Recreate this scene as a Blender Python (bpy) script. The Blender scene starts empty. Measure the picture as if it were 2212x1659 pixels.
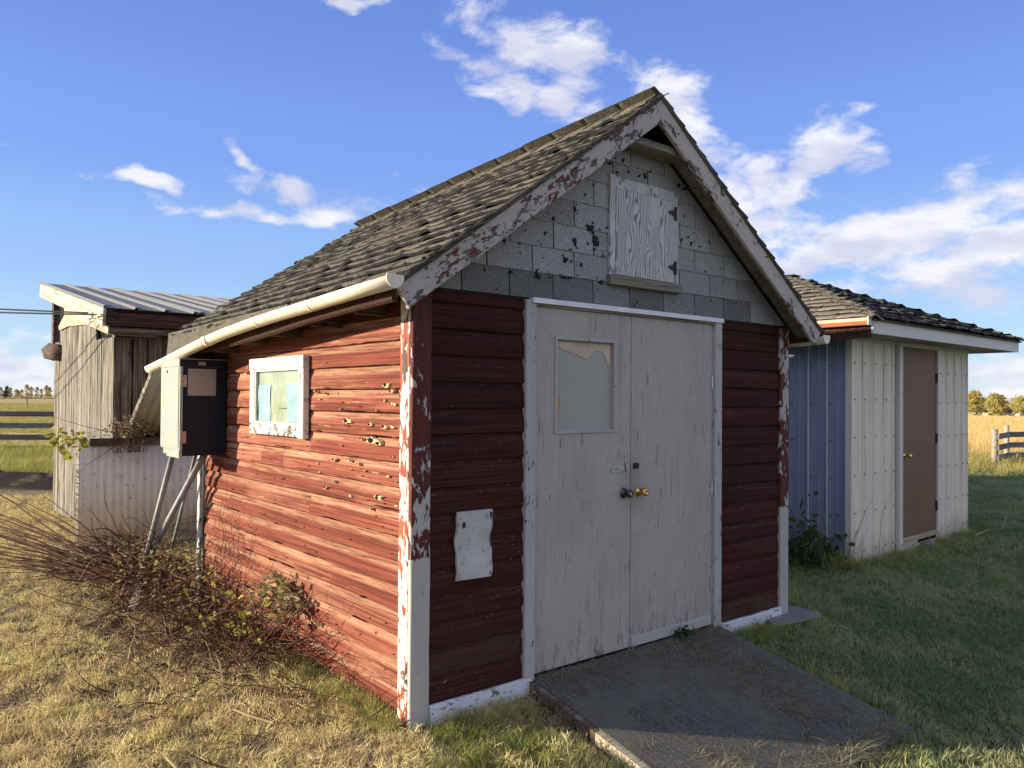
import bpy, math, random
import numpy as np
from mathutils import Matrix, Vector
from mathutils import noise as mn
R = math.radians
rnd = random.Random(7)
SC = bpy.context.scene
COL = SC.collection

# ------------------------------------------------------------------ camera
FPX, PITCH, ROLL, SH = 1714.26, .0116, .0070, 10.89      # fitted focal length (px of 2212), pitch, roll, shift
CAMZ = 1.6
_F = Vector((0, math.cos(PITCH), math.sin(PITCH)))
_U = Vector((0, -math.sin(PITCH), math.cos(PITCH)))
_R = Vector((1, 0, 0))
_r2 = _R * math.cos(ROLL) + _U * math.sin(ROLL)
_u2 = -_R * math.sin(ROLL) + _U * math.cos(ROLL)
cd = bpy.data.cameras.new('camera'); cam = bpy.data.objects.new('camera', cd); COL.objects.link(cam)
m = Matrix.Identity(4)
for i in range(3):
    m[i][0] = _r2[i]; m[i][1] = _u2[i]; m[i][2] = -_F[i]
m[2][3] = CAMZ
cam.matrix_world = m
cd.sensor_width = 36; cd.lens = 36 * FPX / 2212; cd.shift_y = SH / 2212
cd.clip_start = .05; cd.clip_end = 6000
SC.camera = cam

# ------------------------------------------------------------------ sky, sun, exposure
SUN_EL, SUN_AZ = 14.8, 7.0          # light travels towards azimuth 6 deg from +X
W = bpy.data.worlds.new('World'); SC.world = W; W.use_nodes = True
nt = W.node_tree; nt.nodes.clear()
def wn(t, **k):
    n = nt.nodes.new(t)
    for a, b in k.items(): setattr(n, a, b)
    return n
def wl(a, b): nt.links.new(a, b)
def wmath(op, a, b=None, clamp=False):
    n = wn('ShaderNodeMath', operation=op, use_clamp=clamp)
    for i, x in enumerate((a, b)):
        if x is None: continue
        if isinstance(x, (int, float)): n.inputs[i].default_value = x
        else: wl(x, n.inputs[i])
    return n.outputs[0]
sky = wn('ShaderNodeTexSky'); sky.sky_type = 'NISHITA'; sky.sun_disc = False
sky.sun_elevation = R(SUN_EL); sky.sun_rotation = R(-97.0)
sky.air_density = 1.0; sky.dust_density = .35; sky.ozone_density = 2.2
tc = wn('ShaderNodeTexCoord')
def dirpix(px, py):
    x = px - 1106; y = py - 829.5 - SH
    return (_F + _r2 * (x / FPX) - _u2 * (y / FPX)).normalized()
nz = wn('ShaderNodeTexNoise'); nz.inputs['Scale'].default_value = 9; nz.inputs['Detail'].default_value = 4
wl(tc.outputs['Generated'], nz.inputs['Vector'])
vm = wn('ShaderNodeVectorMath', operation='SUBTRACT'); wl(nz.outputs['Color'], vm.inputs[0]); vm.inputs[1].default_value = (.5, .5, .5)
vs = wn('ShaderNodeVectorMath', operation='SCALE'); wl(vm.outputs[0], vs.inputs[0]); vs.inputs['Scale'].default_value = .075
va = wn('ShaderNodeVectorMath', operation='ADD'); wl(tc.outputs['Generated'], va.inputs[0]); wl(vs.outputs[0], va.inputs[1])
CL = [  # px, py, half width, half height, tilt (deg, up to the right), strength
 (1090, 75, 120, 60, -20, .55), (1215, 130, 100, 80, -50, .62), (1110, 185, 110, 55, -10, .72), (1200, 190, 100, 55, 0, .72), (1290, 215, 110, 40, -10, .45),
 (1420, 200, 110, 60, -15, .62), (1500, 285, 90, 60, -60, .55), (1330, 95, 90, 30, 0, .22),
 (1810, 320, 95, 75, 20, .85), (1740, 400, 120, 45, 30, .7), (1600, 400, 120, 55, 0, .75), (1660, 455, 110, 50, 0, .7),
 (1560, 360, 70, 40, 0, .5), (1920, 510, 300, 55, 13, .95), (1760, 560, 220, 55, 8, .85), (2090, 450, 120, 50, 30, .4),
 (2120, 560, 230, 60, 18, .95), (2000, 620, 260, 35, 0, .6), (2180, 620, 120, 45, 5, .5), (1640, 540, 120, 60, 0, .7), (1840, 640, 200, 30, 0, .5),
 (1622, 354, 28, 10, 0, .6), (2060, 410, 90, 40, 30, .35), (1300, 60, 60, 14, 60, .2),
 (297, 383, 80, 17, -3, .62), (520, 345, 60, 17, -38, .6), (485, 458, 130, 20, -6, .66), (600, 420, 100, 32, -18, .5), (690, 472, 90, 26, -5, .6),
 (868, 372, 40, 14, 15, .5), (935, 400, 80, 26, 8, .5), (970, 122, 55, 20, -15, .4), (760, 12, 75, 22, 0, .55),
 (28, 318, 30, 7, 0, .35), (820, 450, 160, 30, 0, .18),
 (30, 790, 190, 75, 0, .8), (2150, 815, 170, 45, 0, .7), (2190, 850, 160, 25, 0, .6), (1000, 840, 500, 30, 0, .4),
]
acc = None
for px, py, a, b, tl, st in CL:
    d0 = dirpix(px, py)
    r = Vector((0, 0, 1)).cross(d0) * -1; r = d0.cross(Vector((0, 0, 1))).normalized(); t = r.cross(d0).normalized()
    c, s = math.cos(R(tl)), math.sin(R(tl))
    r, t = r * c + t * s, t * c - r * s
    sb = wn('ShaderNodeVectorMath', operation='SUBTRACT'); wl(va.outputs[0], sb.inputs[0]); sb.inputs[1].default_value = d0
    cb = wn('ShaderNodeCombineXYZ')
    for i, (ax, rad) in enumerate(((r, a / FPX), (t, b / FPX), (d0, max(a, b) / FPX))):
        dt = wn('ShaderNodeVectorMath', operation='DOT_PRODUCT'); wl(sb.outputs[0], dt.inputs[0]); dt.inputs[1].default_value = ax / rad
        wl(dt.outputs['Value'], cb.inputs[i])
    ln = wn('ShaderNodeVectorMath', operation='LENGTH'); wl(cb.outputs[0], ln.inputs[0])
    v = wmath('SUBTRACT', 1.25, ln.outputs['Value']); v = wmath('MULTIPLY', v, st, False)
    if acc is None: acc = v
    else:
        n = wn('ShaderNodeMath', operation='SMOOTH_MAX'); wl(acc, n.inputs[0]); wl(v, n.inputs[1]); n.inputs[2].default_value = .12
        acc = n.outputs[0]
# unseen clouds behind the camera, from plain noise, added to fill the shade
sep = wn('ShaderNodeSeparateXYZ'); wl(tc.outputs['Generated'], sep.inputs[0])
nb = wn('ShaderNodeTexNoise'); nb.inputs['Scale'].default_value = 2.2; nb.inputs['Detail'].default_value = 3; wl(va.outputs[0], nb.inputs['Vector'])
back = wmath('MULTIPLY', wmath('SUBTRACT', .25, sep.outputs[1]), 4.0, True)
gen = wmath('MULTIPLY', wmath('MULTIPLY', wmath('SUBTRACT', nb.outputs['Fac'], .38), 4.0), back)
acc = wmath('MAXIMUM', wmath('MAXIMUM', acc, 0.0), gen)
# fbm, flattened vertically
mp = wn('ShaderNodeMapping'); mp.inputs['Scale'].default_value = (1, 1, 2.0); wl(tc.outputs['Generated'], mp.inputs['Vector'])
n1 = wn('ShaderNodeTexNoise'); n1.inputs['Scale'].default_value = 13; n1.inputs['Detail'].default_value = 9; n1.inputs['Roughness'].default_value = .62; n1.inputs['Distortion'].default_value = .25
wl(mp.outputs[0], n1.inputs['Vector'])
fb = wmath('MULTIPLY', wmath('SUBTRACT', n1.outputs['Fac'], .5), 2.6)
gate = wmath('MULTIPLY', acc, 7.0, True)
den = wmath('ADD', wmath('SUBTRACT', acc, .14), fb)
rmp = wn('ShaderNodeMapRange'); rmp.interpolation_type = 'SMOOTHSTEP'; rmp.inputs['From Min'].default_value = -.05; rmp.inputs['From Max'].default_value = .65
wl(den, rmp.inputs['Value'])
dens = wmath('MULTIPLY', wmath('MULTIPLY', rmp.outputs[0], gate), .96)
# cloud tone: bright billows, violet-grey thicker undersides
n2 = wn('ShaderNodeTexNoise'); n2.inputs['Scale'].default_value = 9; n2.inputs['Detail'].default_value = 5
mp2 = wn('ShaderNodeMapping'); mp2.inputs['Scale'].default_value = (1, 1, 3.0); mp2.inputs['Location'].default_value = (0, 0, .05); wl(tc.outputs['Generated'], mp2.inputs['Vector']); wl(mp2.outputs[0], n2.inputs['Vector'])
tone = wn('ShaderNodeMapRange'); tone.interpolation_type = 'SMOOTHSTEP'; tone.inputs['From Min'].default_value = .40; tone.inputs['From Max'].default_value = .62; wl(n2.outputs['Fac'], tone.inputs['Value'])
cm = wn('ShaderNodeMix', data_type='RGBA'); wl(tone.outputs[0], cm.inputs[0])
CLOUD_K = 4.4
cm.inputs[6].default_value = (.68 * CLOUD_K, .70 * CLOUD_K, .86 * CLOUD_K, 1); cm.inputs[7].default_value = (.95 * CLOUD_K, .94 * CLOUD_K, .99 * CLOUD_K, 1)
# clear-air blue by elevation, blended with the physical sky (this camera's blue leans to violet, horizon pale)
hgt = wn('ShaderNodeValToRGB'); wl(sep.outputs[2], hgt.inputs[0])
cr = hgt.color_ramp; cr.interpolation = 'EASE'
KS = 1.0 / (.12 * 2 ** .95)
stops = [(0.0, (.58, .74, .92)), (.06, (.46, .68, .95)), (.16, (.31, .52, .96)), (.28, (.21, .37, .92)), (.45, (.15, .27, .78)), (1.0, (.09, .17, .55))]
cr.elements[0].position = 0; cr.elements[0].color = (*stops[0][1], 1); cr.elements[1].position = 1; cr.elements[1].color = (*stops[-1][1], 1)
for p_, c_ in stops[1:-1]:
    e = cr.elements.new(p_); e.color = (*c_, 1)
kk = wn('ShaderNodeVectorMath', operation='SCALE'); wl(hgt.outputs[0], kk.inputs[0]); kk.inputs['Scale'].default_value = KS
tint = wn('ShaderNodeMix', data_type='RGBA'); tint.inputs[0].default_value = .85; wl(sky.outputs[0], tint.inputs[6]); wl(kk.outputs[0], tint.inputs[7])
mx = wn('ShaderNodeMix', data_type='RGBA'); wl(dens, mx.inputs[0]); wl(tint.outputs[2], mx.inputs[6]); wl(cm.outputs[2], mx.inputs[7])
bg = wn('ShaderNodeBackground'); bg.inputs['Strength'].default_value = .12; wl(mx.outputs[2], bg.inputs['Color'])
wo = wn('ShaderNodeOutputWorld'); wl(bg.outputs[0], wo.inputs['Surface'])

sl = bpy.data.lights.new('sun', 'SUN'); so = bpy.data.objects.new('sun', sl); COL.objects.link(so)
sl.energy = 5.0; sl.angle = R(.6); sl.color = (1.0, .87, .66)
ldir = Vector((math.cos(R(SUN_EL)) * math.cos(R(SUN_AZ)), math.cos(R(SUN_EL)) * math.sin(R(SUN_AZ)), -math.sin(R(SUN_EL))))
so.rotation_euler = ldir.to_track_quat('-Z', 'Y').to_euler(); so.location = (-20, -2, 12)
vs_ = SC.view_settings; vs_.view_transform = 'Standard'; vs_.look = 'None'; vs_.gamma = 1; vs_.use_curve_mapping = False; vs_.exposure = 0.95

# ------------------------------------------------------------------ material helper
class Mt:
    def __init__(s, name, rough=.8, spec=.3, metal=0):
        s.m = bpy.data.materials.new(name); s.m.use_nodes = True; s.t = s.m.node_tree
        s.b = s.t.nodes['Principled BSDF']; s.b.inputs['Roughness'].default_value = rough
        s.b.inputs['Specular IOR Level'].default_value = spec; s.b.inputs['Metallic'].default_value = metal
        tcn = s.t.nodes.new('ShaderNodeTexCoord'); oi = s.t.nodes.new('ShaderNodeObjectInfo')
        s.oi = oi; s.tc = tcn
        mu = s.v('MULTIPLY_ADD', oi.outputs['Random'], (37.3, 11.7, 23.9), tcn.outputs['Object'])
        s.obj = mu; s.pobj = tcn.outputs['Object']; s.rand = oi.outputs['Random']
    def link(s, a, b): s.t.links.new(a, b)
    def setin(s, inp, x):
        if hasattr(x, 'is_linked'): s.link(x, inp)
        elif isinstance(x, (tuple, list)) and len(x) == 3 and inp.type == 'RGBA': inp.default_value = (*x, 1)
        else: inp.default_value = x
    def v(s, op, a, b=None, c=None):
        n = s.t.nodes.new('ShaderNodeVectorMath'); n.operation = op
        for i, x in enumerate((a, b, c)):
            if x is not None:
                if isinstance(x, (int, float)): x = (x, x, x)
                s.setin(n.inputs[i], x)
        return n.outputs[0]
    def ma(s, op, a, b=None, clamp=False):
        n = s.t.nodes.new('ShaderNodeMath'); n.operation = op; n.use_clamp = clamp
        for i, x in enumerate((a, b)):
            if x is not None: s.setin(n.inputs[i], x)
        return n.outputs[0]
    def sc(s, vec, scale):
        n = s.t.nodes.new('ShaderNodeMapping'); s.link(vec, n.inputs['Vector']); n.inputs['Scale'].default_value = scale; return n.outputs[0]
    def noise(s, scale=(1, 1, 1), k=1, detail=4, rough=.55, dist=0, vec=None, out='Fac'):
        n = s.t.nodes.new('ShaderNodeTexNoise'); s.link(s.sc(vec or s.obj, scale), n.inputs['Vector'])
        n.inputs['Scale'].default_value = k; n.inputs['Detail'].default_value = detail; n.inputs['Roughness'].default_value = rough; n.inputs['Distortion'].default_value = dist
        return n.outputs[out]
    def vor(s, scale, k=1, feature='F1', vec=None, out='Distance'):
        n = s.t.nodes.new('ShaderNodeTexVoronoi'); n.feature = feature; s.link(s.sc(vec or s.obj, scale), n.inputs['Vector']); n.inputs['Scale'].default_value = k
        return n.outputs[out]
    def rng(s, x, a, b, c=0, d=1, smooth=True):
        n = s.t.nodes.new('ShaderNodeMapRange'); s.link(x, n.inputs['Value'])
        if smooth: n.interpolation_type = 'SMOOTHSTEP'
        for i, q in enumerate((a, b, c, d)): n.inputs[i + 1].default_value = q
        return n.outputs[0]
    def mix(s, f, a, b, mode='MIX'):
        n = s.t.nodes.new('ShaderNodeMix'); n.data_type = 'RGBA'; n.blend_type = mode
        s.setin(n.inputs[0], f); s.setin(n.inputs[6], a); s.setin(n.inputs[7], b); return n.outputs[2]
    def xyz(s, i, vec=None):
        n = s.t.nodes.new('ShaderNodeSeparateXYZ'); s.link(vec or s.pobj, n.inputs[0]); return n.outputs[i]
    def bump(s, h, dist=.002, strength=1.0, prev=None):
        n = s.t.nodes.new('ShaderNodeBump'); s.link(h, n.inputs['Height']); n.inputs['Distance'].default_value = dist; n.inputs['Strength'].default_value = strength
        if prev is not None: s.link(prev, n.inputs['Normal'])
        return n.outputs[0]
    def fin(s, col=None, bump=None, rough=None):
        if col is not None: s.setin(s.b.inputs['Base Color'], col)
        if bump is not None: s.link(bump, s.b.inputs['Normal'])
        if rough is not None: s.setin(s.b.inputs['Roughness'], rough)
        return s.m

def m_red(name, H, side, paint, faded, darkc, pale, fleck, moss=0):
    a = Mt(name, .85, .15)
    g = a.noise((1.3, 85, 85), 1, 5, .6, .35)          # long grain
    g2 = a.noise((4, 190, 190), 1, 3, .6, .5)
    big = a.noise((.8, 4, 4), 1, 4, .6)
    z = a.ma('DIVIDE', a.xyz(2), H)                   # 0 at the drip edge, 1 under the next board
    c = a.mix(a.rng(g, .34, .60), darkc, paint)
    fm = a.rng(a.ma('ADD', a.ma('MULTIPLY', g, .6), a.ma('MULTIPLY', big, .7)), .60, .86)
    c = a.mix(a.ma('MULTIPLY', fm, .75 if side else .35), c, faded)
    c = a.mix(a.ma('MULTIPLY', a.rng(g2, .50, .72), .45), c, darkc)
    # the cove along the top of every board has weathered to pale wood
    lapn = a.noise((3.2, 80, 80), 1, 5, .7)
    cove = a.ma('MULTIPLY', a.rng(z, .56, .70), a.rng(lapn, .36 if side else .56, .62 if side else .66))
    c = a.mix(a.ma('MULTIPLY', cove, .60 if side else .30), c, pale)
    wornf = a.ma('MULTIPLY', a.rng(a.noise((3, 55, 55), 1, 6, .75), .585 if side else .66, .65 if side else .70), a.rng(big, .40, .58))
    c = a.mix(a.ma('MULTIPLY', wornf, .8), c, pale)
    # pale flecks of an older coat
    fl = a.noise((26, 130, 130), 1, 5, .8)
    c = a.mix(a.ma('MULTIPLY', a.rng(a.ma('ADD', fl, a.ma('MULTIPLY', a.rng(z, .45, .62), .03)), .665, .685), a.rng(big, .36, .56)), c, fleck)
    kn = a.vor((5.0, 9, 9), 1)
    c = a.mix(a.rng(kn, .075, .03), c, tuple(x * .4 for x in darkc))
    # open joint under the next board
    edge = a.rng(a.ma('ADD', z, a.ma('MULTIPLY', lapn, .10 if side else .03)), .985, 1.0)
    c = a.mix(a.ma('MULTIPLY', edge, .93), c, (.016, .008, .006))
    if moss: c = a.mix(a.ma('MULTIPLY', a.rng(a.noise((5, 14, 14), 1, 5, .7), .42, .6), moss), c, (.055, .042, .025))
    lo_, hi_ = ((.66, .58, .54), (1.22, 1.16, 1.14)) if side else ((.62, .56, .56), (1.15, 1.1, 1.1))
    c = a.mix(.6, c, a.mix(a.rand, lo_, hi_), 'MULTIPLY')
    b = a.bump(g, .004, .7); b = a.bump(g2, .0015, .7, b); b = a.bump(a.rng(kn, .03, .10), .003, .5, b)
    return a.fin(c, b)

def m_peel(name, paint, under, amount, k=16, under2=(.10, .09, .085), stretch=(1, 2.2, 2.2), dirt=0, red=.5, solid=None):
    a = Mt(name, .7, .25)
    n1 = a.noise(stretch, k, 5, .62, .9); n2 = a.noise(stretch, k * .28, 2, .5, .4); n3 = a.noise(stretch, k * .45, 3, .5)
    h = a.ma('ADD', a.ma('MULTIPLY', n1, .55), a.ma('MULTIPLY', n2, .45))
    msk = a.rng(h, .50 + (.5 - amount) * .30 - .006, .50 + (.5 - amount) * .30 + .006)    # 1 = bare
    if solid is not None:                                                                # stretch along the board where the coat has held
        x = a.xyz(0); lo, hi = solid
        keep = a.ma('MULTIPLY', a.rng(a.ma('ADD', x, a.ma('MULTIPLY', n1, .10)), lo, lo + .01), a.rng(a.ma('ADD', x, a.ma('MULTIPLY', n1, .10)), hi + .01, hi))
        msk = a.ma('MULTIPLY', msk, a.ma('SUBTRACT', 1.0, keep))
    g = a.noise((3, 60, 60), 1, 4, .6)
    bare = a.mix(a.rng(n3, .5 - (red - .5) * .3 - .04, .5 - (red - .5) * .3 + .04), under2, under)
    bare = a.mix(a.rng(g, .4, .65), a.mix(.5, bare, (.02, .015, .012)), bare)
    pc = a.mix(a.rng(a.noise((2, 12, 12), 1, 5, .6), .3, .75), a.mix(.25, paint, (.25, .22, .18)), paint)
    crack = a.rng(a.noise((8, 70, 70), 1, 4, .7), .64, .68)
    pc = a.mix(a.ma('MULTIPLY', crack, .8), pc, (.05, .045, .04))
    if dirt:
        pc = a.mix(a.rng(a.noise((14, 30, 30), 1, 6, .7), .60 - dirt * .06, .66), pc, (.045, .04, .032))
    c = a.mix(msk, pc, bare)
    b = a.bump(a.ma('SUBTRACT', 1.0, msk), .003, .8); b = a.bump(g, .001, .6, b)
    return a.fin(c, b)

def m_door():
    a = Mt('door_paint', .6, .3)
    n = a.noise((110, 110, 5.0), 1, 3, .6, .3); big = a.noise((2.2, 2, 1.4), 1, 4, .6)
    tone = a.mix(a.rng(big, .35, .65), (.405, .345, .305), (.44, .395, .345))
    thr = a.ma('ADD', a.ma('MULTIPLY', a.noise((7, 7, 3.5), 1, 4, .65), .26), n)
    crack = a.rng(thr, .79, .81)
    light = a.rng(a.ma('ADD', a.noise((150, 150, 7), 1, 3, .6, vec=a.v('ADD', a.obj, (.013, 0, .02))), a.ma('MULTIPLY', a.noise((5, 5, 2.5), 1, 4, .65), .26)), .79, .815)
    c = a.mix(a.rng(a.noise((190, 190, 3), 1, 2, .5), .3, .7), a.mix(.10, tone, (.1, .1, .11)), tone)
    c = a.mix(a.ma('MULTIPLY', crack, .85), c, (.07, .065, .065)); c = a.mix(a.ma('MULTIPLY', light, .8), c, (.60, .58, .57))
    kd = [a.v('LENGTH', a.v('MULTIPLY', a.v('SUBTRACT', a.pobj, (1.56, 0, 1.06)), (1.0, 0, .7)))] and [n_ for n_ in a.t.nodes if n_.type == 'VECT_MATH' and n_.operation == 'LENGTH'][-1].outputs['Value']
    c = a.mix(a.ma('MULTIPLY', a.rng(a.ma('ADD', kd, a.ma('MULTIPLY', big, .15)), .24, .09), .35), c, (.10, .085, .075))
    drip = a.ma('MULTIPLY', a.rng(a.noise((26, 26, .7), 1, 3, .5), .60, .70), .22); c = a.mix(drip, c, (.15, .14, .13))
    low = a.ma('MULTIPLY', a.rng(a.xyz(2), .30, .10), a.rng(a.noise((30, 30, 9), 1, 5, .7), .5, .62)); c = a.mix(a.ma('MULTIPLY', low, .7), c, (.06, .06, .05))
    b = a.bump(a.noise((190, 190, 3), 1, 2, .5), .0008, .6); b = a.bump(a.ma('SUBTRACT', 1.0, crack), .0015, .7, b)
    return a.fin(c, b)

def m_ply(name, light, dark, amt=.5):
    a = Mt(name, .8, .2)
    w = a.t.nodes.new('ShaderNodeTexWave'); w.wave_type = 'BANDS'; w.bands_direction = 'X'
    a.link(a.sc(a.v('ADD', a.pobj, a.v('MULTIPLY', a.noise((4.5, 4.5, 1.3), 1, 3, .55, out='Color'), (.30, .0, .05))), (1, 1, .02)), w.inputs['Vector'])
    w.inputs['Scale'].default_value = 19; w.inputs['Distortion'].default_value = 2.2; w.inputs['Detail'].default_value = 4; w.inputs['Detail Scale'].default_value = 1.6
    f = a.ma('ADD', w.outputs['Fac'], a.ma('MULTIPLY', a.noise((60, 60, 6), 1, 4, .7), .7))
    msk = a.ma('MULTIPLY', a.rng(f, 1.10 - amt * .3, 1.22), a.rng(a.noise((7, 7, 2), 1, 3, .5), .30, .5))
    c = a.mix(a.ma('MULTIPLY', msk, .9), light, dark)
    return a.fin(c, a.bump(a.ma('SUBTRACT', 1., msk), .0015, .6))

def m_asphalt(name, lo, hi, k=330, blot=(.5, .62), bumpd=.0012, moss=0):
    a = Mt(name, .95, .12)
    sp = a.noise((1, 1, 1), k, 2, .7)
    c = a.mix(a.rng(sp, .36, .64), lo, hi)
    c = a.mix(a.ma('MULTIPLY', a.rng(a.noise((1, 1, 1), 9, 4, .65), blot[0], blot[1]), .45), c, (.06, .055, .05))
    c = a.mix(1.0, c, a.oi.outputs['Color'], 'MULTIPLY')
    if moss:
        c = a.mix(a.ma('MULTIPLY', a.rng(a.noise((1, 1, 1), 26, 4, .7), .54, .66), moss), c, (.14, .13, .035))
    b = a.bump(sp, bumpd, .9); b = a.bump(a.noise((1, 1, 1), 45, 3, .6), .004, .5, b)
    return a.fin(c, b)

def m_oldwood(name, lo, mid, hi, stain=None, g=1.0):
    a = Mt(name, .9, .1)
    n = a.noise((.9, 26 * g, 26 * g), 1, 6, .62, 1.6); f = a.noise((3, 150, 150), 1, 3, .6, .5)
    c = a.mix(a.rng(n, .37, .48), lo, mid); c = a.mix(a.rng(n, .48, .62), c, hi)
    c = a.mix(a.ma('MULTIPLY', a.rng(f, .54, .70), .65), c, tuple(x * .35 for x in lo))
    kn = a.vor((2.6, 8, 8), 1); c = a.mix(a.rng(kn, .10, .04), c, (.02, .015, .012))
    if stain:
        c = a.mix(a.ma('MULTIPLY', a.rng(a.noise((1.6, 6, 6), 1, 4, .7), .50, .66), .7), c, stain)
    c = a.mix(.45, c, a.mix(a.rand, (.5, .5, .5), (1.15, 1.12, 1.08)), 'MULTIPLY')
    b = a.bump(n, .010, .7); b = a.bump(f, .002, .8, b); b = a.bump(a.rng(kn, .03, .12), .006, .6, b)
    return a.fin(c, b)

def m_plain(name, col, rough=.6, metal=0, spec=.4, var=.12, k=8, dirt=None, bmp=0, streak=None, splash=None):
    a = Mt(name, rough, spec, metal)
    c = a.mix(a.rng(a.noise((1, 1, 1), k, 5, .6), .3, .7), tuple(x * (1 - var) for x in col), tuple(min(1, x * (1 + var)) for x in col))
    if dirt: c = a.mix(a.ma('MULTIPLY', a.rng(a.noise((1, 1, 1), k * 3, 6, .7), .54, .66), dirt[3]), c, dirt[:3])
    if streak: c = a.mix(a.ma('MULTIPLY', a.rng(a.noise(streak[4], 1, 4, .6), .48, .66), streak[3]), c, streak[:3])
    if splash: c = a.mix(a.ma('MULTIPLY', a.rng(a.ma('ADD', a.xyz(2), a.ma('MULTIPLY', a.noise((1, 1, .5), 6, 5, .7), .55)), .62, .22), .75), c, splash)
    b = a.bump(a.noise((1, 1, 1), k * 12, 3, .6), bmp, .8) if bmp else None
    return a.fin(c, b)

MAT = {}
HS, HF = .1235, .134
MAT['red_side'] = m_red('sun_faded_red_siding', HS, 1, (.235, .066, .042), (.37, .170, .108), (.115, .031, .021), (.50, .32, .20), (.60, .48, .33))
MAT['red_eave_shade'] = m_red('eave_shaded_red_siding', HS, 0, (.12, .026, .016), (.18, .05, .03), (.05, .013, .009), (.25, .15, .09), (.3, .2, .12))  # darker red for the top course, eave shade painted into the colour
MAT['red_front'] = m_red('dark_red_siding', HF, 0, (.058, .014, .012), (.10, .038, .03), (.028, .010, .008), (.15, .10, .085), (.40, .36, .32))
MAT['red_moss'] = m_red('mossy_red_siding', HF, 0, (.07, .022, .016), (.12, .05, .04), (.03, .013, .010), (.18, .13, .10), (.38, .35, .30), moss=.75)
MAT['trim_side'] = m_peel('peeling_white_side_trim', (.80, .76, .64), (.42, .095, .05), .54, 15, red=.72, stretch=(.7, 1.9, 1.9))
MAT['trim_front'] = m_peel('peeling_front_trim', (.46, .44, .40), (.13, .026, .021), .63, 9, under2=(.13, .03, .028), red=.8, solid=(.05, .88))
MAT['fascia_l'] = m_peel('peeling_fascia', (.47, .42, .38), (.16, .04, .035), .37, 22, under2=(.16, .13, .12), red=.42)
MAT['fascia_r'] = m_peel('flaking_fascia', (.50, .44, .39), (.15, .11, .09), .28, 24, under2=(.10, .09, .09), red=.4)
MAT['jamb'] = m_peel('worn_grey_jamb_paint', (.46, .44, .42), (.19, .17, .16), .14, 26)
MAT['white_metal_strip'] = m_plain('bright_flashing', (.72, .72, .74), .4, .0, .5, .08)
MAT['win_frame'] = m_peel('cracked_white_window_paint', (.80, .78, .69), (.30, .25, .19), .22, 40, under2=(.22, .18, .14), red=.4)
MAT['sill_pebble'] = m_peel('crazed_white_paint', (.80, .78, .70), (.24, .20, .16), .40, 75, stretch=(1, 1, 1))
MAT['skirt'] = m_peel('dirty_white_skirt_paint', (.72, .74, .78), (.3, .28, .25), .08, 30, dirt=1)
MAT['door'] = m_door()
MAT['hatch'] = m_ply('weathered_white_plywood', (.56, .55, .53), (.20, .19, .185), .7)
MAT['patch'] = m_plain('whitewashed_board', (.50, .48, .45), .8, 0, .2, .10, 5, dirt=(.18, .16, .12, .5), bmp=.001)
MAT['pane_board'] = m_plain('smooth_grey_panel', (.37, .355, .315), .5, 0, .3, .04, 3)
MAT['paper_cream'] = m_plain('torn_cream_paper', (.56, .44, .33), .8, 0, .2, .12, 14)
MAT['paper_orange'] = m_plain('orange_paper', (.58, .27, .07), .8, 0, .2, .15, 14)
MAT['siding_tab'] = m_asphalt('grey_granule_shingle', (.15, .15, .15), (.50, .48, .45), 260, (.70, .8), .0008)
MAT['tar'] = m_plain('tar_and_edge_shade', (.018, .018, .022), .8, 0, .3, .3, 60, bmp=.002)
MAT['roof_tab'] = m_asphalt('curled_asphalt_shingle', (.040, .036, .031), (.215, .192, .155), 150, (.48, .64), .0045, moss=.35)
MAT['roof_tab_w'] = m_asphalt('sunlit_slope_shingle', (.10, .085, .065), (.37, .32, .25), 170, (.60, .72), .0022)  # lighter copy for the sunlit slope, sunlight put into the colour
MAT['deck'] = m_oldwood('roof_deck_wood', (.05, .04, .032), (.10, .082, .065), (.15, .125, .10))
MAT['soffit_wood'] = m_oldwood('soffit_lookout_wood', (.14, .12, .10), (.24, .22, .18), (.32, .29, .24), stain=(.30, .27, .15))
MAT['gutter'] = m_plain('cream_plastic_gutter', (.74, .68, .53), .42, 0, .5, .05, 5, dirt=(.35, .28, .18, .35))
MAT['copper'] = m_plain('rust_brown_gutter', (.50, .19, .10), .4, .0, .5, .1, 5, dirt=(.25, .08, .04, .3))
MAT['white_fascia'] = m_plain('white_fascia_metal', (.66, .61, .56), .5, 0, .4, .03, 3)
MAT['soffit'] = m_plain('stained_soffit', (.36, .34, .32), .6, 0, .3, .08, 3, dirt=(.16, .10, .06, .6))
MAT['ivory'] = m_plain('ivory_ribbed_metal', (.78, .70, .56), .45, .0, .4, .03, 2, streak=(.42, .38, .30, .45, (22, 22, .7)), splash=(.26, .22, .15))
MAT['bluemetal'] = m_plain('slate_blue_ribbed_metal', (.27, .31, .40), .42, .1, .5, .06, 2, streak=(.16, .20, .28, .5, (20, 20, .8)), splash=(.13, .13, .12))
MAT['rib_light'] = m_plain('pale_seam_metal', (.66, .68, .72), .35, .1, .5, .05, 4)
MAT['brown_door'] = m_plain('brown_door_skin', (.19, .10, .055), .55, 0, .3, .07, 2, dirt=(.22, .15, .11, .3), splash=(.12, .08, .055))
MAT['tan_wood'] = m_oldwood('fresh_tan_sill', (.32, .24, .15), (.46, .36, .24), (.56, .46, .32))
MAT['screw'] = m_plain('dark_screw_head', (.05, .045, .05), .5, .5)
MAT['hinge'] = m_plain('blackened_iron', (.05, .045, .042), .6, .6, .4, .3, 40)
MAT['rusty'] = m_plain('rusty_hinge_steel', (.42, .34, .29), .45, .7, .5, .25, 60, dirt=(.30, .12, .05, .8))
MAT['steel'] = m_plain('dull_steel', (.55, .53, .48), .35, .6, .5, .12, 30, dirt=(.18, .13, .09, .6))
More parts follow.
